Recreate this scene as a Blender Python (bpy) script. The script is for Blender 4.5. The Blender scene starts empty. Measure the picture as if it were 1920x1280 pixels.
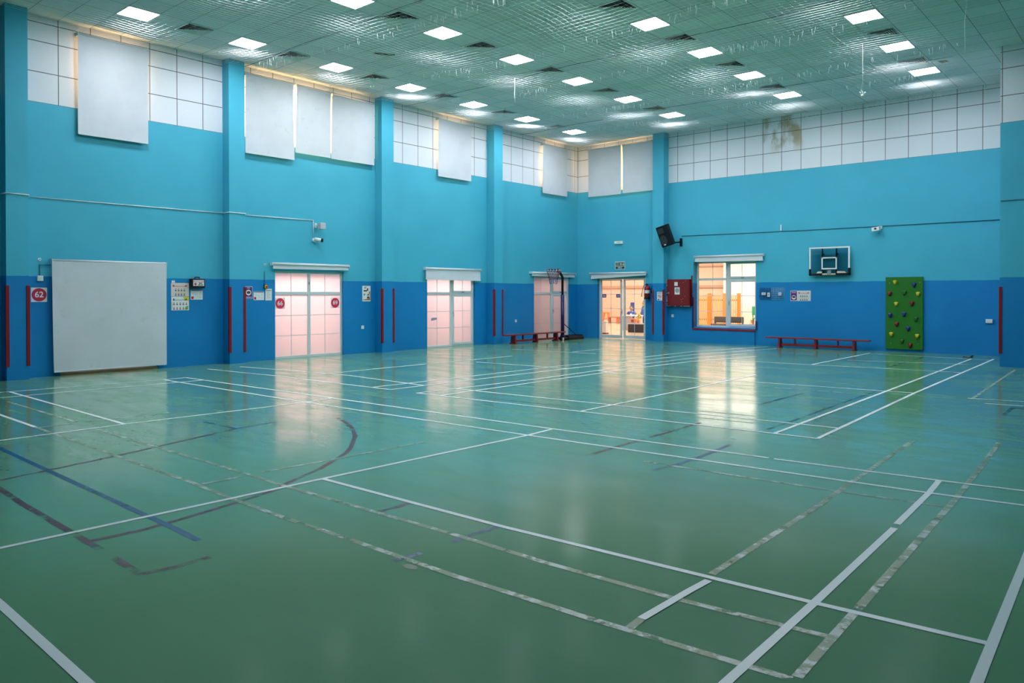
import bpy, math, random
from mathutils import Matrix, Vector, Euler
random.seed(7)
S = bpy.context.scene
COL = S.collection
PI = math.pi

# ------------------------------------------------------------------ camera
CAM = (16.099, -22.225, 1.556)
cd = bpy.data.cameras.new('camera'); cam = bpy.data.objects.new('camera', cd); COL.objects.link(cam)
cd.sensor_fit = 'HORIZONTAL'; cd.sensor_width = 36; cd.lens = 26.782
cd.shift_x = 0.0; cd.shift_y = -0.04057
cd.clip_start = 0.05; cd.clip_end = 200
_yaw, _pit, _rol = math.radians(40.831), math.radians(-0.446), math.radians(-0.056)
_f = Vector((-math.sin(_yaw)*math.cos(_pit), math.cos(_yaw)*math.cos(_pit), math.sin(_pit)))
_r = Vector((math.cos(_yaw), math.sin(_yaw), 0)); _u = _r.cross(_f)
_r2 = _r*math.cos(_rol) + _u*math.sin(_rol); _u2 = _u*math.cos(_rol) - _r*math.sin(_rol)
cam.matrix_world = Matrix(((_r2.x, _u2.x, -_f.x, CAM[0]), (_r2.y, _u2.y, -_f.y, CAM[1]), (_r2.z, _u2.z, -_f.z, CAM[2]), (0, 0, 0, 1)))
S.camera = cam
# ------------------------------------------------------------------ world, exposure
w = bpy.data.worlds.new('world'); S.world = w; w.use_nodes = True
w.node_tree.nodes['Background'].inputs[0].default_value = (0.55, 0.65, 0.8, 1)
w.node_tree.nodes['Background'].inputs[1].default_value = 0.05
S.view_settings.view_transform = 'Standard'; S.view_settings.look = 'None'
S.view_settings.gamma = 1; S.view_settings.use_curve_mapping = False
S.view_settings.exposure = 0.12
LED = 54.0            # emission of the ceiling panels
HALL_POWER = 540     # lamps of the lit hall beyond the glass
CORR_POWER = 82     # lamps of the corridor behind the frosted doors
S.cycles.max_bounces = 8; S.cycles.diffuse_bounces = 5; S.cycles.glossy_bounces = 4
S.cycles.transparent_max_bounces = 12; S.cycles.sample_clamp_indirect = 4
S.cycles.caustics_reflective = False; S.cycles.caustics_refractive = False
S.cycles.use_denoising = True

# ------------------------------------------------------------------ materials
def lin(r, g, b):
    f = lambda c: c/12.92 if c <= .04045 else ((c+.055)/1.055)**2.4
    return (f(r/255), f(g/255), f(b/255), 1)
MATS = {}
def M(name, col, rough=.5, metal=0, spec=.5, emit=None, estr=0):
    if name in MATS: return MATS[name]
    m = bpy.data.materials.new(name); m.use_nodes = True
    p = m.node_tree.nodes['Principled BSDF']
    p.inputs['Base Color'].default_value = col if len(col) == 4 else (*col, 1)
    p.inputs['Roughness'].default_value = rough; p.inputs['Metallic'].default_value = metal
    p.inputs['Specular IOR Level'].default_value = spec
    if emit: p.inputs['Emission Color'].default_value = (*emit[:3], 1); p.inputs['Emission Strength'].default_value = estr
    MATS[name] = m; return m
class NT:
    """tiny node-tree builder"""
    def __init__(s, m): s.t = m.node_tree; s.n = s.t.nodes; s.l = s.t.links
    def add(s, typ, **kw):
        n = s.n.new(typ)
        for k, v in kw.items(): setattr(n, k, v)
        return n
    def link(s, a, b): s.l.new(a, b)
    def val(s, sock, v):
        if hasattr(v, 'is_output') or hasattr(v, 'links'): s.link(v, sock)
        else: sock.default_value = v
    def math(s, op, a, b=0.0, c=None, clamp=False):
        n = s.add('ShaderNodeMath', operation=op); n.use_clamp = clamp
        s.val(n.inputs[0], a); s.val(n.inputs[1], b)
        if c is not None: s.val(n.inputs[2], c)
        return n.outputs[0]
    def mix(s, f, a, b):
        n = s.add('ShaderNodeMix', data_type='RGBA'); s.val(n.inputs[0], f); s.val(n.inputs[6], a); s.val(n.inputs[7], b)
        return n.outputs[2]
    def noise(s, vec, scale, detail=3, rough=.5):
        n = s.add('ShaderNodeTexNoise'); n.inputs['Scale'].default_value = scale; n.inputs['Detail'].default_value = detail
        n.inputs['Roughness'].default_value = rough
        if vec is not None: s.link(vec, n.inputs['Vector'])
        return n.outputs['Fac']
    def step(s, v, lo, hi):
        n = s.add('ShaderNodeMapRange'); n.interpolation_type = 'SMOOTHSTEP'; s.val(n.inputs[0], v)
        n.inputs[1].default_value = lo; n.inputs[2].default_value = hi; return n.outputs[0]
    def sep(s, v):
        n = s.add('ShaderNodeSeparateXYZ'); s.link(v, n.inputs[0]); return n.outputs
    def pos(s): return s.add('ShaderNodeNewGeometry').outputs['Position']
    def scale(s, v, x, y, z):
        n = s.add('ShaderNodeVectorMath', operation='MULTIPLY'); s.link(v, n.inputs[0]); n.inputs[1].default_value = (x, y, z); return n.outputs[0]
    def bump(s, h, strength, dist, to):
        n = s.add('ShaderNodeBump'); n.inputs['Strength'].default_value = strength; n.inputs['Distance'].default_value = dist
        s.link(h, n.inputs['Height']); s.link(n.outputs[0], to.inputs['Normal'])

CYAN = lin(66, 163, 196); DADO = lin(10, 116, 184); TILE = (0.70, 0.72, 0.79, 1)
def wall_mat(name, axis, phase, pitch, tiles=True, stain=False):
    m = M(name, CYAN, .55, spec=.3); t = NT(m); p = t.n['Principled BSDF']
    P = t.pos(); X, Y, Z = t.sep(P)
    mott = t.noise(P, .9, 4); fine = t.noise(P, 60, 2)
    wob = t.math('MULTIPLY_ADD', t.noise(P, 2.2, 2), .03, -.015)
    z2 = t.math('ADD', Z, wob)
    isd = t.math('SUBTRACT', 1.0, t.step(z2, 1.892, 1.902))
    cy = t.mix(t.step(mott, .3, .75), lin(66, 168, 197), lin(71, 174, 203))
    da = t.mix(t.step(mott, .3, .75), lin(6, 120, 184), lin(11, 126, 190))
    col = t.mix(isd, cy, da)
    if tiles:
        A = X if axis == 'x' else Y
        a = t.math('FRACT', t.math('DIVIDE', t.math('SUBTRACT', A, phase), pitch))
        d = t.math('MULTIPLY', t.math('MINIMUM', a, t.math('SUBTRACT', 1.0, a)), pitch)
        for zz in (5.163, 5.735, 6.31, 6.66):
            d = t.math('MINIMUM', d, t.math('ABSOLUTE', t.math('SUBTRACT', Z, zz)))
        joint = t.math('SUBTRACT', 1.0, t.step(d, .004, .011))
        spk = t.step(t.noise(P, 38, 3, .7), .60, .70)
        tc = t.mix(t.math('MULTIPLY', spk, .35), TILE, (.42, .43, .45, 1))
        if stain:
            q = t.scale(P, 1, 1, .55)
            n = t.noise(q, 2.1, 4, .55)
            bx = t.math('MULTIPLY', t.step(X, 6.75, 6.95), t.math('SUBTRACT', 1.0, t.step(X, 7.9, 8.1)))
            bz = t.math('MULTIPLY', t.step(Z, 5.6, 6.1), 1.0)
            k = t.math('MULTIPLY', t.math('MULTIPLY', t.step(n, .43, .58), bx), bz)
            tc = t.mix(t.math('MULTIPLY', k, .75), tc, lin(150, 125, 70))
        tc = t.mix(joint, tc, (.09, .09, .10, 1))
        ist = t.math('GREATER_THAN', Z, 5.163)
        col = t.mix(ist, col, tc)
    t.link(col, p.inputs['Base Color'])
    t.bump(fine, .15, .004, p)
    return m
WL = wall_mat('paint_left_wall', 'y', -16.85, .575)
WB = wall_mat('paint_back_wall', 'x', 4.0, .568, stain=True)
WR = wall_mat('paint_alcove', 'x', 13.39, .575)
WP = wall_mat('paint_pillar', 'x', 0, 1, tiles=False)

def floor_mat():
    m = M('green_floor', lin(80, 140, 110), .16); t = NT(m); p = t.n['Principled BSDF']
    P = t.pos()
    big = t.noise(t.scale(P, 1, 1.0, 1), .35, 3); mid = t.noise(t.scale(P, .55, 1.6, 1), 1.3, 5, .6)
    sm = t.noise(P, 14, 4, .65)
    c = t.mix(t.step(big, .3, .7), (.102, .305, .170, 1), (.118, .338, .188, 1))
    c = t.mix(t.math('MULTIPLY', t.step(mid, .42, .8), .35), c, (.130, .385, .205, 1))
    c = t.mix(t.math('MULTIPLY', t.step(sm, .60, .80), .35), c, (.072, .25, .14, 1))
    t.link(c, p.inputs['Base Color'])
    p.inputs['Roughness'].default_value = .6; p.inputs['Specular IOR Level'].default_value = .12
    h = t.noise(P, 2.2, 3, .5)
    t.bump(h, .18, .010, p)
    # polished sealer: a sheen that grows towards grazing angles
    lw = t.add('ShaderNodeLayerWeight'); lw.inputs['Blend'].default_value = .5
    k = t.math('MULTIPLY_ADD', t.step(lw.outputs['Facing'], .66, .93), .72, .004)
    k = t.math('MULTIPLY', k, t.math('MULTIPLY_ADD', t.step(mid, .35, .65), .42, .66))
    gl = t.add('ShaderNodeBsdfGlossy'); gl.inputs['Roughness'].default_value = .155; gl.inputs['Color'].default_value = (.95, .97, .95, 1)
    t.link(p.inputs['Normal'].links[0].from_socket, gl.inputs['Normal'])
    mx = t.add('ShaderNodeMixShader'); t.link(k, mx.inputs[0]); t.link(p.outputs[0], mx.inputs[1]); t.link(gl.outputs[0], mx.inputs[2])
    t.link(mx.outputs[0], t.n['Material Output'].inputs[0])
    return m
FLOOR = floor_mat()
def line_mat(name, col, lo, hi, sc=9, amt=1.0, col2=None):
    m = M(name, col, .3); t = NT(m); p = t.n['Principled BSDF']; out = t.n['Material Output']
    P = t.pos()
    n = t.noise(P, sc, 4, .65)
    if col2:
        t.link(t.mix(t.step(t.noise(P, 7, 4, .7), .48, .60), col, col2), p.inputs['Base Color'])
    k = t.math('MULTIPLY', t.step(n, lo, hi), amt)
    tr = t.add('ShaderNodeBsdfTransparent'); mx = t.add('ShaderNodeMixShader')
    t.link(k, mx.inputs[0]); t.link(tr.outputs[0], mx.inputs[1]); t.link(p.outputs[0], mx.inputs[2])
    t.link(mx.outputs[0], out.inputs[0]); return m
LWHITE = M('line_white', (.90, .92, .95), .32)
LWORN = line_mat('line_worn', lin(138, 162, 122), .33, .46, 6, .8, lin(218, 226, 220))
LRED = line_mat('line_red', lin(100, 40, 58), .33, .55, 3.5, .8)
LBLUE = line_mat('line_blue', lin(4, 84, 132), .33, .5, 2.5, .85)
LDARK = line_mat('line_dark', lin(25, 75, 95), .35, .6, 3, .7)

def ceil_mat():
    m = M('ceiling_tile', (.78, .79, .78), .8, spec=.2); t = NT(m); p = t.n['Principled BSDF']
    uv = t.add('ShaderNodeUVMap').outputs[0]; U, V, _ = t.sep(uv)
    def edge(a):
        f = t.math('FRACT', a); return t.math('MINIMUM', f, t.math('SUBTRACT', 1.0, f))
    d = t.math('MINIMUM', edge(U), edge(V))
    fl = t.add('ShaderNodeVectorMath', operation='FLOOR'); t.link(uv, fl.inputs[0])
    wn = t.add('ShaderNodeTexWhiteNoise'); t.link(fl.outputs[0], wn.inputs[0])
    c = t.mix(wn.outputs[0], (.58, .60, .62, 1), (.70, .71, .72, 1))
    joint = t.math('SUBTRACT', 1.0, t.step(d, .006, .018))
    c = t.mix(t.math('MULTIPLY', joint, .8), c, (.12, .14, .14, 1))
    t.link(c, p.inputs['Base Color']); return m
CEIL = ceil_mat()

def cloth_mat(name, col, trans=.15, stain=False, warm=(.9, .9, .95)):
    m = M(name, col, .75, spec=.2); t = NT(m); p = t.n['Principled BSDF']; out = t.n['Material Output']
    P = t.pos(); n = t.noise(P, 1.6, 4, .6)
    c = t.mix(t.step(n, .35, .7), col, tuple(x*.93 for x in col[:3])+(1,))
    if stain:
        c = t.mix(t.math('MULTIPLY', t.step(t.noise(P, 5, 4, .7), .58, .72), .25), c, (.42, .42, .36, 1))
    t.link(c, p.inputs['Base Color'])
    tl = t.add('ShaderNodeBsdfTranslucent'); tl.inputs[0].default_value = (*warm, 1)
    mx = t.add('ShaderNodeMixShader'); mx.inputs[0].default_value = trans
    t.link(p.outputs[0], mx.inputs[1]); t.link(tl.outputs[0], mx.inputs[2]); t.link(mx.outputs[0], out.inputs[0])
    return m
BLIND = cloth_mat('blind_fabric', (.66, .69, .77, 1), .05)
BLIND2 = cloth_mat('stained_blind_fabric', (.65, .68, .75, 1), .05, True)

def frosted(name, col):
    m = M(name, col, .4); t = NT(m); out = t.n['Material Output']
    tl = t.add('ShaderNodeBsdfTranslucent'); tl.inputs[0].default_value = (*col, 1)
    gl = t.add('ShaderNodeBsdfGlossy'); gl.inputs['Roughness'].default_value = .25
    mx = t.add('ShaderNodeMixShader'); mx.inputs[0].default_value = .05
    t.link(tl.outputs[0], mx.inputs[1]); t.link(gl.outputs[0], mx.inputs[2]); t.link(mx.outputs[0], out.inputs[0]); return m
FROST = frosted('frosted_film', (.86, .76, .75))
def clear_glass(name, tint=(.97, .98, .98), refl=.06):
    m = M(name, tint, .02); t = NT(m); out = t.n['Material Output']
    tr = t.add('ShaderNodeBsdfTransparent'); tr.inputs[0].default_value = (*tint, 1)
    gl = t.add('ShaderNodeBsdfGlossy'); gl.inputs['Roughness'].default_value = .02
    fr = t.add('ShaderNodeFresnel'); fr.inputs[0].default_value = 1.45
    mx = t.add('ShaderNodeMixShader'); t.link(fr.outputs[0], mx.inputs[0])
    t.link(tr.outputs[0], mx.inputs[1]); t.link(gl.outputs[0], mx.inputs[2]); t.link(mx.outputs[0], out.inputs[0]); return m
GLASS = clear_glass('clear_glass')
BGLASS = clear_glass('backboard_glass', (.74, .85, .88))

WHITE = M('white_paint', (.74, .76, .78), .4); ALU = M('white_aluminium', (.62, .66, .70), .35)
RED = M('red_gloss', (.22, .004, .008), .35); REDC = M('red_cabinet', (.17, .003, .007), .4)
NAVY = M('navy_paint', (.008, .012, .10), .4); BLACK = M('black_plastic', (.004, .004, .006), .5, spec=.25)
DGREY = M('dark_grey', (.03, .03, .035), .5); STEEL = M('steel', (.55, .56, .58), .3, 1)
PAPER = M('paper', (.72, .72, .76), .7); INK = M('ink', (.05, .05, .07), .7); GREY = M('print_grey', (.32, .33, .38), .7)
PRED = M('print_red', (.45, .012, .05), .6); PURPLE = M('print_purple', (.10, .008, .16), .5); PINK = M('print_peach', (.72, .50, .44), .7)
PGREEN = M('print_green', (.14, .42, .05), .7); PYEL = M('print_yellow', (.62, .55, .05), .6); BROWN = M('print_brown', (.10, .035, .015), .7)
SKIN = M('skin', (.55, .30, .20), .6); HAIR = M('dark_hair', (.012, .009, .008), .5); ORANGE = M('orange_paint', (.75, .20, .02), .5)
SGREEN = M('sign_green', (.003, .06, .02), .5); GREENB = M('green_board', (.004, .135, .001), .45)
HY = M('hold_yellow', (.62, .47, .015), .45); HR = M('hold_red', (.22, .004, .012), .45); HB = M('hold_blue', (.006, .02, .20), .45); HG = M('hold_green', (.010, .10, .008), .45)
WOOD = M('light_wood', (.50, .36, .20), .5); NETW = M('net_cord', (.75, .76, .78), .7)
WIRE = M('dark_wire', (.03, .035, .035), .6); PEACH = M('peach_wall', (.80, .55, .42), .7); CREAM = M('cream_wall', (.85, .78, .72), .7)

# ------------------------------------------------------------------ mesh helpers
class G:
    def __init__(s): s.v = []; s.f = []; s.sm = []
    def add(s, vs, fs, smooth=False):
        o = len(s.v); s.v += [tuple(x) for x in vs]
        for f in fs: s.f.append([o+i for i in f]); s.sm.append(smooth)
        return s
    def box(s, x0, x1, y0, y1, z0, z1):
        v = [(x0,y0,z0),(x1,y0,z0),(x1,y1,z0),(x0,y1,z0),(x0,y0,z1),(x1,y0,z1),(x1,y1,z1),(x0,y1,z1)]
        return s.add(v, [(0,3,2,1),(4,5,6,7),(0,1,5,4),(1,2,6,5),(2,3,7,6),(3,0,4,7)])
    def quad(s, a, b, c, d): return s.add([a,b,c,d], [(0,1,2,3)])
    def prism(s, poly, z0, z1):
        n = len(poly); v = [(x,y,z0) for x,y in poly]+[(x,y,z1) for x,y in poly]
        return s.add(v, [tuple(range(n-1,-1,-1)), tuple(range(n,2*n))]+[(i,(i+1)%n,n+(i+1)%n,n+i) for i in range(n)])
    def tube(s, pts, r, n=10, caps=True):
        pts = [Vector(p) for p in pts]; rr = r if isinstance(r, (list, tuple)) else [r]*len(pts)
        v = []; up = None
        for i, p in enumerate(pts):
            d = (pts[min(i+1, len(pts)-1)]-pts[max(i-1, 0)]).normalized()
            if up is None: up = Vector((0,0,1)) if abs(d.z) < .9 else Vector((1,0,0))
            a = d.cross(up).normalized(); b = a.cross(d).normalized(); up = b
            for k in range(n):
                t = 2*PI*k/n; v.append(p+(a*math.cos(t)+b*math.sin(t))*rr[i])
        f = []
        for i in range(len(pts)-1):
            for k in range(n):
                k2 = (k+1) % n; f.append((i*n+k, i*n+k2, (i+1)*n+k2, (i+1)*n+k))
        s.add(v, f, True)
        if caps:
            o = len(s.v)-len(v)
            s.f.append([o+k for k in range(n-1,-1,-1)]); s.sm.append(False)
            s.f.append([o+(len(pts)-1)*n+k for k in range(n)]); s.sm.append(False)
        return s
    def disc(s, cx, cy, r, z0, z1, n=28, sx=1, sy=1):
        return s.prism([(cx+r*sx*math.cos(2*PI*i/n), cy+r*sy*math.sin(2*PI*i/n)) for i in range(n)], z0, z1)
    def ball(s, c, r, n=10, m=7):
        rx, ry, rz = r if isinstance(r, (tuple, list)) else (r, r, r); v = []; f = []
        for j in range(m+1):
            ph = PI*j/m
            for i in range(n):
                th = 2*PI*i/n; v.append((c[0]+rx*math.sin(ph)*math.cos(th), c[1]+ry*math.sin(ph)*math.sin(th), c[2]+rz*math.cos(ph)))
        for j in range(m):
            for i in range(n): f.append((j*n+i, (j+1)*n+i, (j+1)*n+(i+1)%n, j*n+(i+1)%n))
        return s.add(v, f, True)
    def build(s, name, mat, parent=None, bevel=0, loc=None, rot=None):
        me = bpy.data.meshes.new(name); me.from_pydata(s.v, [], s.f); me.update()
        for p, q in zip(me.polygons, s.sm): p.use_smooth = q
        me.materials.append(mat)
        o = bpy.data.objects.new(name, me); COL.objects.link(o)
        if parent: o.parent = parent
        if loc: o.location = loc
        if rot: o.rotation_euler = rot
        if bevel:
            b = o.modifiers.new('bevel', 'BEVEL'); b.width = bevel; b.segments = 2; b.limit_method = 'ANGLE'
        return o
def tag(o, label, cat, group=None, kind=None):
    o['label'] = label; o['category'] = cat
    if group: o['group'] = group
    if kind: o['kind'] = kind
    return o
LEFT = Euler((PI/2, 0, PI/2)); BACK = Euler((PI/2, 0, 0))
def onwall(wall, a, z, d=0.0):
    """point on a wall: a along it, z up, d out of it, and the wall's own axes (x along, y up, z out)"""
    return ((d, a, z), LEFT) if wall == 'L' else ((a, -d, z), BACK)
def thing(name, label, cat, loc=(0,0,0), rot=(0,0,0), group=None):
    o = bpy.data.objects.new(name, None); COL.objects.link(o); o.location = loc; o.rotation_euler = rot
    o.empty_display_size = .1
    return tag(o, label, cat, group)
def wthing(wall, a, z, name, label, cat, group=None, d=0.0):
    l, r = onwall(wall, a, z, d); return thing(name, label, cat, l, r, group)
def struct(o, label=None):
    o['kind'] = 'structure'
    if label: o['label'] = label
    return o
def text(name, s, size, mat, parent, loc, ext=.001, align='CENTER', rot=(0,0,0), sx=1.0, bold=0.0):
    c = bpy.data.curves.new(name, 'FONT'); c.body = s; c.size = size; c.extrude = ext; c.align_x = align; c.align_y = 'CENTER'; c.offset = bold
    c.materials.append(mat)
    tmp = bpy.data.objects.new('tmp', c); COL.objects.link(tmp)
    dg = bpy.context.evaluated_depsgraph_get(); dg.update()
    me = bpy.data.meshes.new_from_object(tmp.evaluated_get(dg)); bpy.data.objects.remove(tmp); bpy.data.curves.remove(c)
    me.name = name; me.materials.clear(); me.materials.append(mat)
    o = bpy.data.objects.new(name, me); COL.objects.link(o); o.parent = parent; o.location = loc; o.rotation_euler = rot; o.scale = (sx, 1, 1)
    return o
def copy_tree(o, parent=None):
    c = o.copy(); COL.objects.link(c)
    if parent: c.parent = parent
    for ch in list(o.children): copy_tree(ch, c)
    return c
# ------------------------------------------------------------------ room shell
CZ = 6.787; TW = 5.163; XR, YF = 19.0, -27.0
def wall_with_holes(wall, a0, a1, holes, depth, name, mat, sign=1):
    """a wall seen from the hall: front face, back face and the reveals of its openings; a along the wall, z up"""
    def P(a, z, d): return (d, a, z) if wall == 'L' else (a, -d, z)
    A = sorted({a0, a1, *[h[0] for h in holes], *[h[1] for h in holes]}); Z = sorted({0, CZ, *[h[2] for h in holes], *[h[3] for h in holes]})
    g = G()
    inside = lambda a, z: any(h[0] < a < h[1] and h[2] < z < h[3] for h in holes)
    for i in range(len(A)-1):
        for j in range(len(Z)-1):
            if inside((A[i]+A[i+1])/2, (Z[j]+Z[j+1])/2): continue
            for d in (0, -depth):
                q = [P(A[i], Z[j], d), P(A[i+1], Z[j], d), P(A[i+1], Z[j+1], d), P(A[i], Z[j+1], d)]
                g.quad(*(q if d == 0 else q[::-1]))
    for b0, b1, c0, c1 in holes:
        g.quad(P(b0, c0, 0), P(b0, c1, 0), P(b0, c1, -depth), P(b0, c0, -depth))
        g.quad(P(b1, c0, 0), P(b1, c0, -depth), P(b1, c1, -depth), P(b1, c1, 0))
        g.quad(P(b0, c1, 0), P(b1, c1, 0), P(b1, c1, -depth), P(b0, c1, -depth))
        if c0 > 0: g.quad(P(b0, c0, 0), P(b0, c0, -depth), P(b1, c0, -depth), P(b1, c0, 0))
    return struct(g.build(name, mat))
UPW = {'L': [(-16.38, -15.32, 5.25, 6.58), (-12.92, -9.62, 5.12, 6.58), (-6.80, -5.72, 5.25, 6.58), (-1.96, -.86, 5.25, 6.58)], 'B': [(.68, 2.95, 5.12, 6.58)]}
DOORS_L = [(-16.85, -14.98, 0, 2.12), (-12.21, -10.22, 0, 2.12), (-7.31, -5.32, 0, 2.12), (-2.47, -.45, 0, 2.14)]
DOORS_B = [(.86, 2.80, 0, 2.12), (4.565, 6.63, .50, 2.58)]
wall_with_holes('L', YF, 0, DOORS_L+UPW['L'], .30, 'wall_left', WL)
wall_with_holes('B', 0, 13.36, DOORS_B+UPW['B'], .30, 'wall_back', WB)
struct(G().quad((13.355,-3.2,0),(XR,-3.2,0),(XR,-3.2,CZ),(13.355,-3.2,CZ)).quad((13.355,0.3,0),(13.355,-3.2,0),(13.355,-3.2,CZ),(13.355,0.3,CZ)).build('wall_alcove', WR))
struct(G().quad((XR,YF,0),(XR,YF,CZ),(XR,-3.2,CZ),(XR,-3.2,0)).build('wall_right', WP))
struct(G().quad((0,YF,0),(0,YF,CZ),(XR,YF,CZ),(XR,YF,0)).build('wall_front', WP))
floor = struct(G().quad((-.3,YF,0),(XR,YF,0),(XR,.3,0),(-.3,.3,0)).build('floor', FLOOR), 'glossy green sports floor with painted court lines')
# ceiling: a mesh whose UVs count the tiles, so that the joints follow the lamps
lx = [1.52, 5.05, 8.45, 11.70]; ly = [-2.28, -4.66, -6.97, -9.27, -11.55, -13.78, -16.0, -18.25]
vy = [-3.27, -5.74, -8.10, -10.43, -12.66, -14.90, -17.15]
TX, TY = .575, .57
def grid_lines(cs, per, t, lo, hi):
    out = []  # (coordinate, tile index)
    for i in range(len(cs)-1):
        for k in range(per): out.append((cs[i]+(cs[i+1]-cs[i])*k/per, i*per+k))
    out.append((cs[-1], (len(cs)-1)*per)); st = (cs[1]-cs[0])/per
    c, k = cs[0], 0
    while abs(c-(lo if st > 0 else hi)) > .01 and lo < c < hi:
        c -= st; k -= 1; out.append((max(lo, min(hi, c)), k if lo < c < hi else k+abs(c-max(lo, min(hi, c)))/abs(st)))
    c, k = cs[-1], (len(cs)-1)*per
    while lo < c < hi:
        c += st; k += 1; out.append((max(lo, min(hi, c)), k if lo < c < hi else k-abs(c-max(lo, min(hi, c)))/abs(st)))
    return sorted(set(out))
GX = grid_lines(lx, 6, TX, 0, XR); GY = grid_lines(ly, 4, TY, YF, .0)
g = G(); n = len(GY)
g.add([(x, y, CZ) for x, _ in GX for y, _ in GY], [(i*n+j, i*n+j+1, (i+1)*n+j+1, (i+1)*n+j) for i in range(len(GX)-1) for j in range(n-1)])
ceil = struct(g.build('ceiling', CEIL), 'suspended ceiling of square tiles')
uvl = ceil.data.uv_layers.new(name='uv')
flat = [(u+.5, v+.5) for _, u in GX for _, v in GY]
for lp in ceil.data.loops: uvl.data[lp.index].uv = flat[lp.vertex_index]
# pillars, painted like the walls
def pillar(x0, x1, y0, y1): return struct(G().box(x0, x1, y0, y1, 0, CZ).build('pillar', WP))
PD = .28
pillar(0, PD, -17.81, -17.45); pillar(0, PD, -13.52, -13.14); pillar(0, PD, -9.19, -8.78); pillar(0, .31, -4.79, -4.39)
pillar(3.266, 3.667, -.32, 0)
# slight plinth of the wall below the window
struct(G().box(4.56, 6.61, -.05, 0, 0, .452).build('wall_plinth', WP))

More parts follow.
